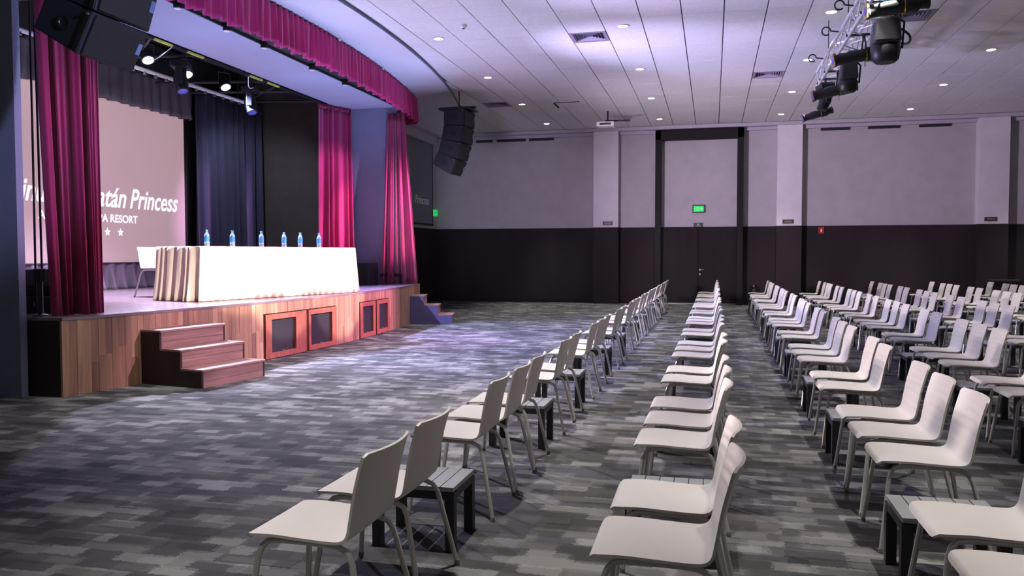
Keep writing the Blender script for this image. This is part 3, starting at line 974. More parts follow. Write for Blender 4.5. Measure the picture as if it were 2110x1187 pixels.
# near end (-y), front (+x), far end (+y), back (-x)
drape('cloth_end', (-hx + 0.02, -hy - 0.05), (hx + 0.03, -hy - 0.05), (-hx, -hy - 0.01), (hx, -hy - 0.01), 0.006, TH + 0.004, 6, 0.065, M_cloth, cl, 12, 61, 0.35, per=18, amp_top=0.02)
drape('cloth_front', (hx + 0.05, -hy - 0.06), (hx + 0.035, hy + 0.06), (hx + 0.006, -hy), (hx + 0.006, hy), 0.006, TH + 0.004, 22, 0.010, M_cloth, cl, 10, 62, 1.2, per=8, amp_top=0.002)
drape('cloth_end', (hx + 0.035, hy + 0.05), (-hx - 0.02, hy + 0.05), (hx, hy + 0.006), (-hx, hy + 0.006), 0.006, TH + 0.004, 7, 0.02, M_cloth, cl, 8, 63, 0.5, per=8, amp_top=0.006)
drape('cloth_back', (-hx - 0.03, hy), (-hx - 0.03, -hy), (-hx - 0.006, hy), (-hx - 0.006, -hy), 0.006, TH + 0.004, 20, 0.02, M_cloth, cl, 8, 64, 0.5, per=8, amp_top=0.006)

# water bottles
bt0 = thing('water_bottle', '', 'bottle', (0, 0, 0), 0, 'water bottles on the head table')
mb = MB(); mb.lathe([(0.030, 0.0), (0.033, 0.006), (0.033, 0.05), (0.0315, 0.055), (0.033, 0.06), (0.033, 0.135), (0.029, 0.155), (0.015, 0.178), (0.013, 0.19)], (0, 0, 0), 16)
mb.build('bottle_body', M_bottle, bt0, True)
mb = MB(); mb.lathe([(0.0338, 0.066), (0.0338, 0.128)], (0, 0, 0), 16); mb.build('bottle_label', M_blabel, bt0, True)
mb = MB(); mb.lathe([(0.016, 0.186), (0.016, 0.206), (0.013, 0.209)], (0, 0, 0), 12); mb.build('bottle_cap', M_cap, bt0, True)
for i, s in enumerate((0.46, 0.93, 1.50, 1.98, 2.34, 2.78)):
    b = bt0 if i == 0 else copy_tree(bt0)
    p = TA + td * s - tn * 0.42
    b.location = (p.x, p.y, ST + TH + 0.010)
    b.scale = (1.15, 1.15, 1.18)
    b['label'] = 'blue labelled water bottle, %s from the near end of head table' % ORD[i + 1]


# ------------------------------------------------------------------ chairs
def chair_shell():
    prof = cat_rom([(-0.487, 0.428), (-0.476, 0.444), (-0.455, 0.451), (-0.36, 0.454), (-0.25, 0.449), (-0.14, 0.445), (-0.092, 0.450), (-0.068, 0.474),
                    (-0.056, 0.53), (-0.038, 0.63), (-0.018, 0.71), (0.002, 0.780)], 6)
    prof = [Vector((p[0], 0, p[1])) for p in [(q[0], q[1]) for q in [(v.x, v.y) for v in [Vector((a[0], a[1], 0)) for a in prof]]]]
    n = len(prof)
    # arc length
    L = [0]
    for i in range(1, n): L.append(L[-1] + (prof[i] - prof[i - 1]).length)
    T = L[-1]
    W_ = 14
    top = []; bot = []
    for i, p in enumerate(prof):
        t = (prof[min(i + 1, n - 1)] - prof[max(i - 1, 0)]).normalized()
        nr = Vector((-t.z, 0, t.x))        # upper / front side
        s = L[i]
        hw = 0.213 - 0.003 * math.exp(-((s - 0.45) / 0.12) ** 2)
        rf = 0.055
        if s < rf: hw -= rf - math.sqrt(max(0, rf ** 2 - (rf - s) ** 2))
        rb = 0.020
        if T - s < rb: hw -= rb - math.sqrt(max(0, rb ** 2 - (rb - (T - s)) ** 2))
        back = min(1, max(0, (p.z - 0.47) / 0.12))
        rip = 0.0
        if 0.03 < s < 0.20: rip = 0.0028 * math.sin((s - 0.03) / 0.17 * 2 * PI * 5) * math.sin((s - 0.03) / 0.17 * PI)
        sb = T - s
        if 0.03 < sb < 0.30: rip = 0.0026 * math.sin((sb - 0.03) / 0.27 * 2 * PI * 6) * math.sin((sb - 0.03) / 0.27 * PI)
        rt = []; rb_ = []
        for j in range(W_ + 1):
            u = -1 + 2 * j / W_
            y = u * hw
            bow = (0.016 + 0.022 * min(1, max(0, (p.z - 0.5) / 0.27))) * (1 - (y / 0.213) ** 2) * back
            dish = -0.006 * (1 - (y / 0.213) ** 2) * (1 - back) * min(1, s / 0.1)
            c = p + Vector((bow, y, dish))
            ripj = rip * (1 - abs(u) ** 4)
            rt.append(c + nr * (0.0055 + ripj)); rb_.append(c - nr * 0.0055)
        top.append(rt); bot.append(rb_)
    mb = MB()
    cn = W_ + 1
    vs = [q for r in top for q in r] + [q for r in bot for q in r]
    o = n * cn
    fs = []
    for i in range(n - 1):
        for j in range(W_):
            a = i * cn + j
            fs.append((a, a + 1, a + cn + 1, a + cn))
            fs.append((o + a, o + a + cn, o + a + cn + 1, o + a + 1))
    for j in range(W_):
        fs.append((j, o + j, o + j + 1, j + 1))
        a = (n - 1) * cn + j
        fs.append((a, a + 1, o + a + 1, o + a))
    for i in range(n - 1):
        a = i * cn
        fs.append((a, a + cn, o + a + cn, o + a))
        a = i * cn + W_
        fs.append((a, o + a, o + a + cn, a + cn))
    mb.add(vs, fs)
    return mb


OX = 0.24   # local x of the back's top edge
shell_me = chair_shell()
shell_me.v = [(x + OX, y, z) for x, y, z in shell_me.v]
shell_me = shell_me.mesh('seat_shell', M_shell, True)


def leg_path(front, sg):
    if front:
        return [(-0.27 + OX, sg * 0.178, 0.428), (-0.37 + OX, sg * 0.180, 0.428), (-0.405 + OX, sg * 0.183, 0.421), (-0.425 + OX, sg * 0.188, 0.40), (-0.436 + OX, sg * 0.195, 0.37), (-0.478 + OX, sg * 0.250, 0.012)]
    return [(-0.27 + OX, sg * 0.178, 0.428), (-0.17 + OX, sg * 0.178, 0.426), (-0.115 + OX, sg * 0.180, 0.422), (-0.075 + OX, sg * 0.185, 0.405), (-0.055 + OX, sg * 0.194, 0.37), (0.022 + OX, sg * 0.250, 0.012)]


leg_me = {}; foot_me = {}
for fr in (0, 1):
    for sg in (-1, 1):
        leg_me[fr, sg] = MB().tube(leg_path(fr, sg), 0.0118, 8).mesh('leg', M_metal, True)
        p = leg_path(fr, sg)[-1]
        foot_me[fr, sg] = MB().lathe([(0.0135, 0), (0.0135, 0.022), (0.011, 0.026)], (p[0], p[1], 0), 8).mesh('foot_glide', M_glide, True)
bar_me = MB().tube([(-0.36 + OX, -0.182, 0.428), (-0.36 + OX, 0.182, 0.428)], 0.009, 6).tube([(-0.16 + OX, -0.18, 0.425), (-0.16 + OX, 0.18, 0.425)], 0.009, 6).mesh('seat_frame', M_metal, True)


def make_chair():
    t = thing('shell_chair', '', 'chair')
    put('seat_shell', shell_me, t)
    put('seat_frame', bar_me, t)
    for k in leg_me:
        l = put('leg', leg_me[k], t)
        put('foot_glide', foot_me[k], l)
    return t


proto = make_chair()
used = [False]


def place_chair(x, y, z, rz, label, group):
    c = proto if not used[0] else copy_tree(proto)
    used[0] = True
    c.location = (x, y, z); c.rotation_euler = (0, 0, rz)
    c['label'] = label
    if group: c['group'] = group
    elif 'group' in c: del c['group']
    return c


# small slatted tables
TBX, TBY, TBH = 0.44, 0.37, 0.33
slat_me = MB().box((0, 0, TBH - 0.011), (TBX / 6 - 0.005, TBY - 0.004, 0.022)).mesh('slat', M_slat_lit)
tleg_me = MB().box((0, 0, (TBH - 0.03) / 2), (0.048, 0.048, TBH - 0.03)).mesh('leg', M_tabledark)
apx_me = MB().box((0, 0, TBH - 0.043), (TBX - 0.10, 0.028, 0.042)).mesh('apron', M_tabledark)
apy_me = MB().box((0, 0, TBH - 0.043), (0.028, TBY - 0.10, 0.042)).mesh('apron', M_tabledark)


def make_table():
    t = thing('slatted_table', '', 'side table')
    for k in range(6): put('slat', slat_me, t, (-TBX / 2 + (k + 0.5) * TBX / 6, 0, 0))
    for sx in (-1, 1):
        for s2 in (-1, 1): put('leg', tleg_me, t, (sx * (TBX / 2 - 0.024), s2 * (TBY / 2 - 0.024), 0))
    for s2 in (-1, 1):
        put('apron', apx_me, t, (0, s2 * (TBY / 2 - 0.016), 0))
        put('apron', apy_me, t, (s2 * (TBX / 2 - 0.016), 0, 0))
    return t


tproto = make_table()
tused = [False]

ROWS_ = [  # top X at near end, at far end, start offset, pitch
    (-1.205, -1.19, 2.683, 0.545), (0.075, 0.12, 2.77, 0.560), (1.295, 1.43, 2.70, 0.580), (2.60, 2.735, 2.70, 0.590),
    (3.93, 4.02, 2.72, 0.585), (5.25, 5.43, 2.72, 0.585), (6.60, 6.78, 2.72, 0.585)]
RN = ['row nearest the stage', 'second row from the stage', 'third row from the stage', 'fourth row from the stage', 'fifth row from the stage',
      'sixth row from the stage', 'row farthest from the stage']
MODULE = 3.935
rng = random.Random(99)
for ri, (xa, xb, ys0, pit) in enumerate(ROWS_):
    tgap = (MODULE - 5 * pit) / 2
    yy = ys0; g = 0
    ch = []; tabs = []
    if ri >= 3: yy -= 0.0
    while yy < 22.7:
        cnt = 2 if g % 2 == 0 else 3
        for k in range(cnt):
            yc = yy + k * pit + 0.205
            if yc < 22.95: ch.append(yc)
        yt = yy + cnt * pit - (pit - 0.41) / 2
        tabs.append(yt + tgap / 2)
        yy += cnt * pit + tgap; g += 1
    kk = 0; pend = None
    seq = sorted([(y_, 'c') for y_ in ch] + [(y_, 't') for y_ in tabs if y_ < 22.6])
    for y_, ty in seq:
        x = lerp(xa, xb, (y_ - 3) / 20)
        if ty == 'c':
            box = [(x + dx, y_ + dy, z) for dx in (-0.48, 0.03) for dy in (-0.24, 0.24) for z in (0, 0.78)]
            if not in_frame(box): continue
            kk += 1
            place_chair(x - OX + rng.uniform(-0.008, 0.008), y_ + rng.uniform(-0.008, 0.008), 0, rng.uniform(-0.015, 0.015),
                        'white shell chair, %s in view from the near end, %s' % (ORD[kk], RN[ri]), 'white chairs of the ' + RN[ri])
        else:
            xt = x - 0.26
            box = [(xt + dx, y_ + dy, z) for dx in (-0.25, 0.25) for dy in (-0.19, 0.19) for z in (0, 0.33)]
            if not in_frame(box): continue
            t = tproto if not tused[0] else copy_tree(tproto)
            tused[0] = True
            t.location = (xt, y_, 0)
            where = 'beyond the %s chair in view' % ORD[kk] if kk else 'before the first chair in view'
            t['label'] = 'low slatted table %s, %s' % (where, RN[ri])
            t['group'] = 'low slatted tables between chairs'
# chair behind the head table, facing the audience
bx, by = -8.66, 11.12
place_chair(bx + 0.24 * math.cos(-ta), by + 0.24 * math.sin(-ta), ST, PI - ta, 'single white chair on the stage behind the head table', None)

# ------------------------------------------------------------------ line arrays
def line_array(name, label, x, y, ztop, rz):
    t = thing(name, label, 'loudspeaker', (x, y, ztop), rz, 'hanging line arrays')
    # rig frame with chain
    MB().box((-0.02, 0, 0.03), (0.74, 0.60, 0.05)).box((0.30, 0, 0.07), (0.22, 0.10, 0.05)).build('rig_frame', M_fix, t, bevel=0.008)
    MB().tube([(0, 0, 0.05), (0, 0, HC - ztop - (0.055 if x < curve_x(y) else 0.005))], 0.016, 8).build('suspension_chain', M_fixgrey, t)
    px, pz = 0.25, 0.0
    ang = 0
    for k, da in enumerate((2, 7, 9, 9)):
        ang += da
        a = math.radians(ang)
        R = Matrix.Rotation(a, 3, 'Y')     # front tips downwards
        hgt, dep, wid = 0.385, 0.50, 0.68
        # local box: front face x=0, top z=0
        c = R @ Vector((-dep / 2, 0, -hgt / 2)) + Vector((px, 0, pz))
        cab = MB()
        vs = []
        for sz, zz in ((0, -hgt + 0.006), (1, -0.006)):
            for (xx, yy) in ((0, -wid / 2), (0, wid / 2), (-dep, wid / 2 - 0.03), (-dep, -wid / 2 + 0.03)):
                ins = 0.03 if xx < 0 else 0
                z2 = zz + (ins if sz == 0 else -ins)
                vs.append(R @ Vector((xx, yy, z2)) + Vector((px, 0, pz)))
        cab.add(vs, [(0, 3, 2, 1), (4, 5, 6, 7), (0, 1, 5, 4), (1, 2, 6, 5), (2, 3, 7, 6), (3, 0, 4, 7)])
        b = cab.build('speaker_cabinet', M_spk, t, bevel=0.012)
        g = MB(); g.box(R @ Vector((0.012, 0, -hgt / 2)) + Vector((px, 0, pz)), (0.03, wid - 0.05, hgt - 0.04), R)
        g.build('grille', M_grille, b, bevel=0.01)
        for sg in (-1, 1):
            hd = MB(); hd.lathe([(0.062, 0), (0.062, 0.012), (0.045, 0.012), (0.040, 0.004)], R @ Vector((-0.23, sg * (wid / 2 - 0.014), -hgt / 2)) + Vector((px, 0, pz)), 16, (0, sg, 0))
            hd.build('side_handle', M_fix, b, True)
        for sg in (-1, 1):
            rp_ = MB(); rp_.box(R @ Vector((-0.03, sg * (wid / 2 + 0.004), -hgt / 2)) + Vector((px, 0, pz)), (0.045, 0.016, hgt - 0.03), R)
            rp_.build('rigging_plate', M_fix, b, bevel=0.004)
            pn = MB(); pn.lathe([(0.012, 0), (0.012, 0.02)], R @ Vector((-0.03, sg * (wid / 2 + 0.008), -0.04)) + Vector((px, 0, pz)), 8, (0, sg, 0))
            pn.build('rigging_pin', M_steel, b, True)
        bd = MB(); bd.box(R @ Vector((0.030, wid / 2 - 0.07, -hgt / 2 + 0.03)) + Vector((px, 0, pz)), (0.008, 0.05, 0.10), R)
        bd.build('badge', M_badge, b)
        q = R @ Vector((0, 0, -hgt)) + Vector((px, 0, pz))
        px, pz = q.x, q.z
    return t


line_array('line_array', 'curved black line array hanging right of the stage opening', -5.72, 18.1, 4.80, math.radians(-4))
line_array('line_array', 'large black line array hanging at the near left of the stage', -4.95, 6.0, 4.60, math.radians(2))

# ------------------------------------------------------------------ hall lighting truss
TRX, TRZ = 1.80, 4.50
ht = thing('hall_truss', 'silver aluminium box truss hung under the hall ceiling', 'truss', (TRX, 12.0, TRZ))
ch = [(0.0, 0.0), (0.29, 0.0), (0.29, 0.28), (0.0, 0.28)]
y0, y1 = -10.0, 3.7
for (cx, cz) in ch:
    MB().tube([(cx, y0, cz), (cx, y1, cz)], 0.024, 10).build('chord', M_alu, ht, True)
nb = 36
for f in range(4):
    a, b = ch[f], ch[(f + 1) % 4]
    for k in range(nb):
        ya, yb = lerp(y0, y1, k / nb), lerp(y0, y1, (k + 1) / nb)
        A, B = ((a, b) if k % 2 == 0 else (b, a))
        MB().tube([(A[0], ya, A[1]), (B[0], yb, B[1])], 0.011, 6).build('lattice_brace', M_alu, ht, True)
for yy in (-2.2, 0.2, 2.2):
    MB().tube([(0.0, yy, 0.28), (0.0, yy, HC - TRZ - 0.002)], 0.008, 6).build('suspension_wire', M_fixgrey, ht)


def ellipsoidal(p, aim, label, s=1.0):
    """profile spotlight: p = centre of body"""
    t = thing('profile_spot', label, 'stage light', p, 0, 'profile spots on the hall truss')
    t.scale = (s, s, s)
    d = Vector(aim).normalized()
    MB().lathe([(0.085, -0.02), (0.085, 0.20), (0.078, 0.21), (0.078, 0.36), (0.092, 0.37), (0.092, 0.40), (0.07, 0.40)], (0, 0, 0), 16, d).build('lens_barrel', M_fix, t, True)
    MB().lathe([(0.09, -0.02), (0.10, -0.05), (0.10, -0.16), (0.07, -0.20), (0.075, -0.26), (0.085, -0.30), (0.05, -0.31)], (0, 0, 0), 16, d).build('lamp_housing', M_fix, t, True)
    MB().lathe([(0.066, 0.401), (0.05, 0.41), (0.01, 0.415)], (0, 0, 0), 14, d).build('front_lens', M_violetlens, t, True)
    MB().lathe([(0.101, -0.028), (0.104, -0.02), (0.101, -0.012)], (0, 0, 0), 16, d).build('gate_ring', M_gel, t, True)
    MB().box(Vector((0, 0, 0)) + d * 0.40, (0.012, 0.17, 0.17), d.to_track_quat('X', 'Z').to_matrix()).build('gel_frame', M_gel, t)
    MB().box(d * 0.15 + Vector((0, 0, 0.088)), (0.12, 0.05, 0.012), d.to_track_quat('X', 'Z').to_matrix()).build('shutter_tab', M_gel2, t)
    s_ = d.cross(Vector((0, 0, 1))).normalized()
    MB().tube([s_ * 0.105, s_ * 0.12 + Vector((0, 0, 0.12)), Vector((0, 0, 0.2)) + s_ * 0.06, Vector((0, 0, 0.2)) - s_ * 0.06, -s_ * 0.12 + Vector((0, 0, 0.12)), -s_ * 0.105], 0.012, 6).build('yoke', M_fix, t)
    MB().tube([(0, 0, 0.2), (0, 0, (4.49 - p[2]) / s)], 0.022, 8).build('clamp', M_fix, t)
    MB().tube([d * -0.02 + Vector((0, 0, -0.1)), d * -0.02 + Vector((0, 0, -0.16))], 0.008, 6).build('shutter_handle', M_steel, t)
    return t


ellipsoidal((1.99, 12.1, 4.22), (-1, -0.05, -0.16), 'black profile spot on the hall truss, second of the near pair')
ellipsoidal((1.98, 14.4, 4.19), (-1, -0.05, -0.22), 'black profile spot near the far end of the hall truss')
ellipsoidal((1.82, 15.4, 3.98), (-1, -0.10, -0.28), 'black profile spot hanging lowest at the far end of truss', 0.75)
ellipsoidal((2.14, 10.55, 4.42), (-1, -0.05, -0.12), 'black profile spot at the top edge near the truss head')


def can_head(p, label, s=1.0, m=None):
    t = thing('wash_light', label, 'stage light', p, 0, 'wash lights on the hall truss')
    m = m or M_fixgrey
    MB().box((0, 0, 0.0), (0.30 * s, 0.36 * s, 0.30 * s), None, (0.85, 0.9)).build('housing', m, t, bevel=0.03)
    MB().lathe([(0.15 * s, -0.15 * s), (0.17 * s, -0.19 * s), (0.15 * s, -0.32 * s), (0.11 * s, -0.36 * s)], (0, 0, 0), 16).build('lamp_head', M_fix, t, True)
    MB().tube([(0.18 * s, 0, -0.2 * s), (0.20 * s, 0, 0.1 * s), (0.05, 0, 0.25 * s), (0, 0, 0.34 * s)], 0.014, 6).build('yoke', M_fix, t)
    MB().box((-0.152 * s, -0.05, 0.02), (0.006, 0.03, 0.09)).build('status_display', M_gel2, t)
    return t


can_head((2.06, 11.0, 4.24), 'big dark grey wash light near the head of the truss', 1.05)
can_head((1.96, 13.2, 4.23), 'smaller dark wash light between two profile spots on truss', 0.85)
moving_head((1.86, 15.0, 4.40), 'black yoke light above the lowest spot at truss end', 0.3, (-0.4, 0, -1), s=0.8, lens=False)
for i, (yy, lab) in enumerate(((11.6, 'nearer'), (12.9, 'middle'), (14.6, 'farther'))):
    mb = MB()
    x = TRX - 0.20
    mb.tube([(x + 0.06 * math.cos(a * PI / 8), yy + 0.0, TRZ + 0.28 + 0.06 * math.sin(a * PI / 8)) for a in range(0, 15)], 0.011, 6)
    mb.tube([(x + 0.06, yy, TRZ + 0.28), (x + 0.175, yy, TRZ + 0.26)], 0.011, 6)
    o = mb.build('cable_loop', M_cable); tag(o, 'coiled cable loop sticking out left of truss, %s one' % lab, 'cable', 'cable loops on truss')
mb = MB()
mb.tube(cat_rom([(2.09, 11.35, 4.50), (2.42, 11.45, 4.30), (2.42, 11.75, 4.26), (2.09, 11.9, 4.50)], 6), 0.016, 6)
o = mb.build('truss_cable', M_cable); tag(o, 'thick black cable drooping right of the truss head', 'cable')

for yy in (10.55, 11.0, 12.1, 13.2, 14.4, 15.0, 15.35):
    MB().tube([(-0.04, yy - 12, 0.0), (0.36, yy - 12, 0.0)], 0.018, 8).build('mounting_bar', M_fixgrey, ht)
# ------------------------------------------------------------------ ceiling fittings
dl_ring = MB().lathe([(0.085, 0.0), (0.10, -0.004), (0.10, -0.010), (0.072, -0.010), (0.07, 0.0)], (0, 0, 0), 20).mesh('trim_ring', M_white, True)
dl_lens = MB().lathe([(0.078, -0.006), (0.078, -0.011)], (0, 0, 0), 16).mesh('lamp_lens', M_lamp, True)
CN = ['nearest the stage', 'second from the stage', 'third from the stage', 'farthest from the stage', 'beyond the last row']
DN = {23.27: 'closest to the far wall', 20.13: 'second from the far wall', 16.92: 'third from the far wall', 13.69: 'fourth from the far wall', 10.46: 'fifth from the far wall'}
for xi, x in enumerate(DL_X):
    for y in DL_Y:
        if not in_frame([(x, y, HC)], -2): continue
        t = thing('downlight', 'bright round downlight in the column %s, %s' % (CN[xi], DN.get(y, 'nearest the camera')), 'ceiling light', (x, y, HC), 0, 'recessed downlights in the tile ceiling')
        put('trim_ring', dl_ring, t); put('lamp_lens', dl_lens, t)

VL = ['large square air diffuser between the two left downlight columns', 'square air diffuser left of the truss, nearer the far wall',
      'square air diffuser partly hidden right of the truss', 'dark square air diffuser beside the right line array']
for (kx, ky), lab in zip(VENTS, VL):
    cx, cy = TX0 + (kx + 0.5) * TS, TY0 + (ky + 0.5) * TS
    t = thing('ceiling_diffuser', lab, 'air vent', (cx, cy, HC), 0, 'square diffusers in the tile ceiling')
    hs = TS / 2 - 0.008
    MB().box((0, 0, 0.035), (2 * hs, 2 * hs, 0.01)).build('duct_back', M_ventdark, t)
    mb = MB()
    for sg in (-1, 1):
        mb.box((sg * (hs - 0.025), 0, 0.002), (0.05, 2 * hs, 0.014)); mb.box((0, sg * (hs - 0.025), 0.002), (2 * hs - 0.1, 0.05, 0.014))
    mb.build('vent_frame', M_vent, t)
    for k in range(5):
        a = hs - 0.06 - k * 0.048
        b = a - 0.014
        mb = MB()
        for q_ in range(4):
            R = Matrix.Rotation(q_ * PI / 2, 3, 'Z')
            vs = [R @ Vector(v) for v in ((a, -a, 0.0), (a, a, 0.0), (b, b, 0.022), (b, -b, 0.022))]
            mb.add(vs, [(0, 1, 2, 3)])
        mb.build('louver', M_vent, t, solid=0.003)

# smoke detector
t = thing('smoke_detector', 'small white smoke detector on the ceiling left of the diffuser', 'detector', (-4.03, 13.0, HC))
MB().lathe([(0.06, 0), (0.06, -0.015), (0.045, -0.04), (0.03, -0.055)], (0, 0, 0), 18).build('detector_body', M_white, t, True)
MB().lathe([(0.025, -0.055), (0.02, -0.065)], (0, 0, 0), 12).build('detector_sensor', M_fixgrey, t, True)

# projector on ceiling
t = thing('ceiling_projector', 'white ceiling projector on a black drop pole before far wall', 'projector', (-2.75, 21.7, HC))
MB().tube([(0.02, 0, 0), (0.02, 0, -0.30)], 0.022, 8).build('drop_pole', M_fix, t)
MB().box((-0.02, -0.05, -0.36), (0.46, 0.36, 0.12)).build('projector_body', M_white, t, bevel=0.015)
MB().box((-0.02, -0.235, -0.36), (0.30, 0.012, 0.05)).build('vent_grille', M_fixgrey, t)
MB().box((0.04, 0, -0.27), (0.16, 0.14, 0.05)).build('mount_plate', M_fix, t)
MB().tube([(0.04, 0, -0.26), (0.55, 0.02, -0.26)], 0.02, 8).build('side_arm', M_fix, t)
MB().box((0.53, 0.02, -0.26), (0.14, 0.06, 0.05)).build('arm_end', M_fix, t)
# access hatch, slightly ajar
t = thing('access_hatch', 'ceiling access hatch left slightly ajar before the projector', 'hatch', (-3.55, 20.45, HC - 0.003))
MB().box((0, 0, 0), (0.62, 0.62, 0.006)).build('hatch_door', M_tile, t)
MB().box((-0.33, 0, -0.012), (0.035, 0.60, 0.03)).build('hatch_edge', M_ventdark, t)
MB().box((0, -0.318, -0.004), (0.62, 0.018, 0.012)).build('hatch_edge', M_ventdark, t)

# ------------------------------------------------------------------ wall signs, screen on left wall
def sign(name, label, x, z, w, h, y, m, cat='sign', text=None, tm=None, group=None):
    t = thing(name, label, cat, (x, y, z), 0, group)
    MB().box((0, 0, 0), (w, 0.03, h)).build('sign_plate', m, t, bevel=0.003)
    if text:
        text_mesh('sign_text', text, 0, tm, t, -w * 0.38, w * 0.38, -h * 0.16, h * 0.32, 0.01, -0.017, 'y', 0.001)
    return t


pil = ['first', 'second', 'third']
for i, (x, z) in enumerate(((-3.075, 2.42), (2.09, 2.42), (7.30, 2.43))):
    t = sign('pillar_sign', 'dark rectangular sign low on the %s pillar of the far wall' % pil[i], x, z, 0.30, 0.115, YF - 0.295, M_signdark, group='dark pillar signs')
    for k in (-0.014, 0.014):
        MB().box((0, -0.017, k), (0.20, 0.004, 0.012)).build('sign_line', M_signtext, t)
t = sign('door_sign', 'small dark sign directly above the double door', -0.42, 2.36, 0.27, 0.125, YF - 0.016, M_signdark)
MB().box((0, -0.017, 0.012), (0.07, 0.004, 0.05)).build('sign_symbol', M_signtext, t)
MB().box((0, -0.017, -0.035), (0.16, 0.004, 0.014)).build('sign_line', M_signtext, t)
t = thing('exit_sign', 'glowing green exit sign on the wall above the door', 'sign', (-0.41, YF - 0.035, 2.83))
MB().box((0, 0, 0), (0.36, 0.06, 0.23)).build('sign_housing', M_signdark, t, bevel=0.004)
MB().box((0, -0.032, 0.0), (0.29, 0.006, 0.16)).build('lit_panel', M_green, t)
# running figure and arrow on the lit panel
mb = MB(); mb.lathe([(0.015, 0), (0.015, 0.003)], (-0.03, -0.036, 0.045), 10, (0, -1, 0))
mb.tube([(-0.03, -0.037, 0.028), (-0.045, -0.037, -0.01), (-0.02, -0.037, -0.035), (-0.035, -0.037, -0.06)], 0.007, 5)
mb.tube([(-0.045, -0.037, -0.01), (-0.075, -0.037, -0.04)], 0.007, 5)
mb.tube([(-0.06, -0.037, 0.02), (-0.005, -0.037, 0.008)], 0.006, 5)
mb.box((0.06, -0.037, -0.0), (0.06, 0.003, 0.018)); mb.add([(0.085, -0.038, 0.03), (0.085, -0.038, -0.03), (0.12, -0.038, 0)], [(0, 1, 2)])
mb.build('sign_symbol', M_white, t)
t = thing('exit_sign', 'tiny green sign by the corner left of the far wall', 'sign', (XLW + 0.03, 24.52, 2.81))
MB().box((0, 0, 0), (0.05, 0.40, 0.20)).build('sign_housing', M_green, t, bevel=0.004)
MB().box((0.027, 0.0, 0.0), (0.004, 0.2, 0.03)).build('sign_line', M_white, t)
t = sign('fire_sign', 'small red fire sign on the dark wall right of second pillar', 3.02, 2.17, 0.15, 0.19, YF - 0.03, M_red)
MB().lathe([(0.022, -0.05), (0.022, 0.02), (0.008, 0.035), (0.008, 0.05)], (0.0, -0.02, 0), 8).build('sign_symbol', M_white, t, True)
t = thing('fire_extinguisher', 'small fire extinguisher standing at the wall right of the door', 'extinguisher', (1.17, YF - 0.14, 0))
MB().lathe([(0.075, 0.02), (0.08, 0.04), (0.08, 0.44), (0.05, 0.50), (0.02, 0.52)], (0, 0, 0), 16).build('cylinder', M_signdark, t, True)
MB().box((0, -0.08, 0.30), (0.10, 0.012, 0.16)).build('label_plate', M_white, t)
MB().box((0, -0.02, 0.56), (0.05, 0.12, 0.05)).build('valve', M_steel, t, bevel=0.006)
MB().tube([(0.03, 0, 0.55), (0.11, 0, 0.48), (0.10, 0, 0.25)], 0.012, 6).build('hose', M_cable, t)

t = thing('side_screen', 'grey pull-down side screen on the left wall behind the curtain', 'screen', (XLW + 0.06, 22.55, 2.40))
MB().box((0.03, 0, 2.66), (0.16, 3.6, 0.30)).build('screen_case', M_trim, t, bevel=0.01)
MB().box((0.0, 0, 1.30), (0.012, 3.28, 2.60)).build('screen_surface', mat('side_screen_cloth', (120, 124, 132), 0.9, var=0.03), t)
MB().box((0.002, 1.665, 1.30), (0.014, 0.06, 2.60)).build('screen_border', M_black, t)
MB().box((0.002, -1.665, 1.30), (0.014, 0.06, 2.60)).build('screen_border', M_black, t)
MB().box((0.005, 0, 0.02), (0.035, 3.38, 0.05)).build('weight_bar', M_black, t)
# faint projected lettering repeats here
text_mesh('projected_lettering', 'Princess', 0.3, mat('faint_projection', (170, 176, 190), 0.9, emit=(150, 155, 170), estr=0.12), t, 0.1, 1.35, 0.62, 0.26, 0.01, 0.008)

# ------------------------------------------------------------------ stage odds and ends
def wedge(label, x, y, z, rz, w=0.6, h=0.45, d=0.5):
    t = thing('stage_monitor', label, 'loudspeaker', (x, y, z), rz)
    prof = [(-d / 2, 0), (d / 2, 0), (d / 2, h * 0.3), (-d * 0.05, h), (-d / 2, h)]
    n = len(prof)
    vs = [(x_, -w / 2, z_) for x_, z_ in prof] + [(x_, w / 2, z_) for x_, z_ in prof]
    fs = [tuple(range(n)), tuple(range(2 * n - 1, n - 1, -1))] + [(k, (k + 1) % n, n + (k + 1) % n, n + k) for k in range(n)]
    MB().add(vs, fs).build('cabinet', M_fix, t, bevel=0.012)
    a, b = Vector((d / 2, 0, h * 0.3)), Vector((-d * 0.05, 0, h))
    u = (b - a).normalized(); nn = Vector((u.z, 0, -u.x))
    c = (a + b) / 2 + nn * 0.006
    R = Matrix((nn, Vector((0, 1, 0)), u)).transposed()
    MB().box(c, (0.012, w - 0.06, (b - a).length - 0.05), R).build('grille', M_grille, t)
    MB().box((0.05 - d / 2, -w / 2 - 0.006, h * 0.55), (0.12, 0.012, 0.04)).build('handle', M_steel, t)
    return t


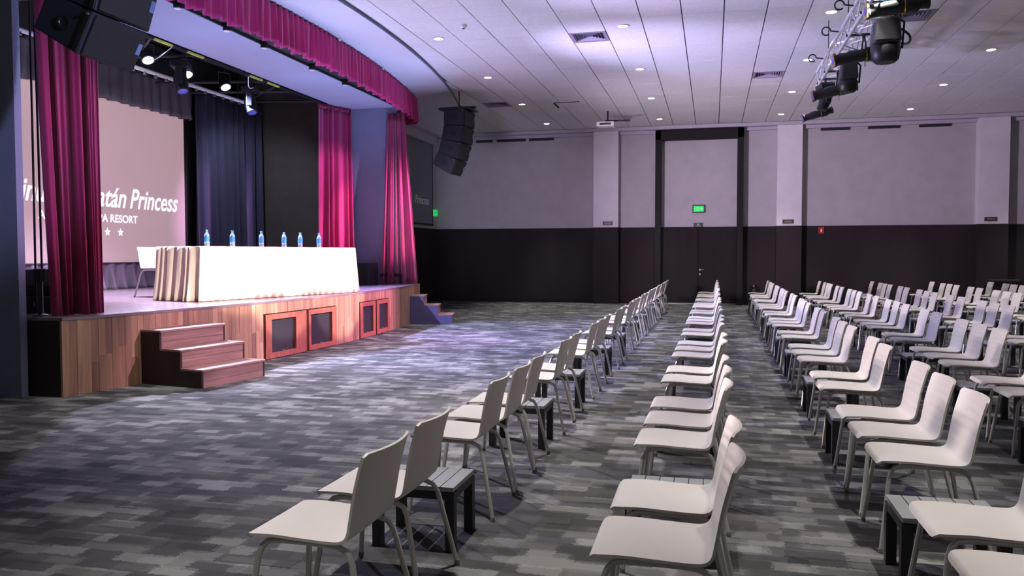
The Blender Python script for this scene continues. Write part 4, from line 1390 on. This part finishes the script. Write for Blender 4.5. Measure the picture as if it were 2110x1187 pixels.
wedge('black wedge monitor at near stage corner behind the curtain', -7.62, 7.95, ST + 0.19, math.radians(-75), 0.55, 0.30, 0.50)
t = thing('amp_case', 'low black equipment case under the near wedge monitor', 'case', (-7.62, 7.95, ST), 0)
MB().box((0, 0, 0.095), (0.90, 0.62, 0.188)).build('case_body', M_fix, t, bevel=0.01)
MB().box((-0.28, -0.315, 0.10), (0.20, 0.012, 0.012)).build('case_trim', M_white, t)
MB().box((0.20, -0.315, 0.10), (0.10, 0.014, 0.04)).build('case_handle', M_steel, t)
t = thing('microphone_stand', 'short dark stand with clamp at the near stage corner', 'stand', (-7.06, 7.30, ST), 0)
MB().tube([(0, 0, 0), (0, 0, 0.42)], 0.028, 8).build('stand_pole', M_fixgrey, t)
MB().lathe([(0.08, 0.0), (0.08, 0.012), (0.035, 0.03)], (0, 0, 0), 14).build('stand_base', M_fixgrey, t, True)
MB().box((0, 0, 0.44), (0.10, 0.08, 0.14)).build('stand_clamp', M_fix, t, bevel=0.01)
for k, (xa, xb) in enumerate(((-7.30, -7.30), (-7.25, -7.21))):
    mb = MB(); mb.tube([(xa, 7.50, 5.2), (lerp(xa, xb, 0.5), 7.50, 3.0), (xb, 7.49, ST + 0.01)], 0.012, 6)
    o = mb.build('hanging_cable', M_cable)
    tag(o, ['thin black cable hanging by the near curtain, left of the pair', 'thin black cable hanging by the near curtain, right of the pair'][k], 'cable', 'hanging cables')
t = thing('subwoofer', 'dark box speaker on deck behind the far curtain', 'loudspeaker', (-7.46, 16.42, ST), math.radians(0))
MB().box((0, 0, 0.24), (0.62, 0.50, 0.48)).build('cabinet', M_spk, t, bevel=0.015)
MB().box((0.0, -0.255, 0.24), (0.54, 0.014, 0.40)).build('grille', M_grille, t)
MB().box((-0.05, -0.268, 0.14), (0.34, 0.012, 0.012)).build('grille_bar', M_fixgrey, t)
t = thing('cabinet', 'low dark cabinet against the third pillar behind the back chairs', 'cabinet', (7.55, YF - 0.55, 0))
MB().box((0, 0, 0.39), (0.62, 0.40, 0.76)).build('cabinet_body', M_signdark, t, bevel=0.008)
MB().box((0, -0.01, 0.785), (0.68, 0.46, 0.03)).build('cabinet_top', M_signdark, t, bevel=0.005)
MB().box((-0.155, -0.205, 0.39), (0.29, 0.012, 0.70)).build('cabinet_door', M_frame, t)
MB().box((0.155, -0.205, 0.39), (0.29, 0.012, 0.70)).build('cabinet_door', M_frame, t)
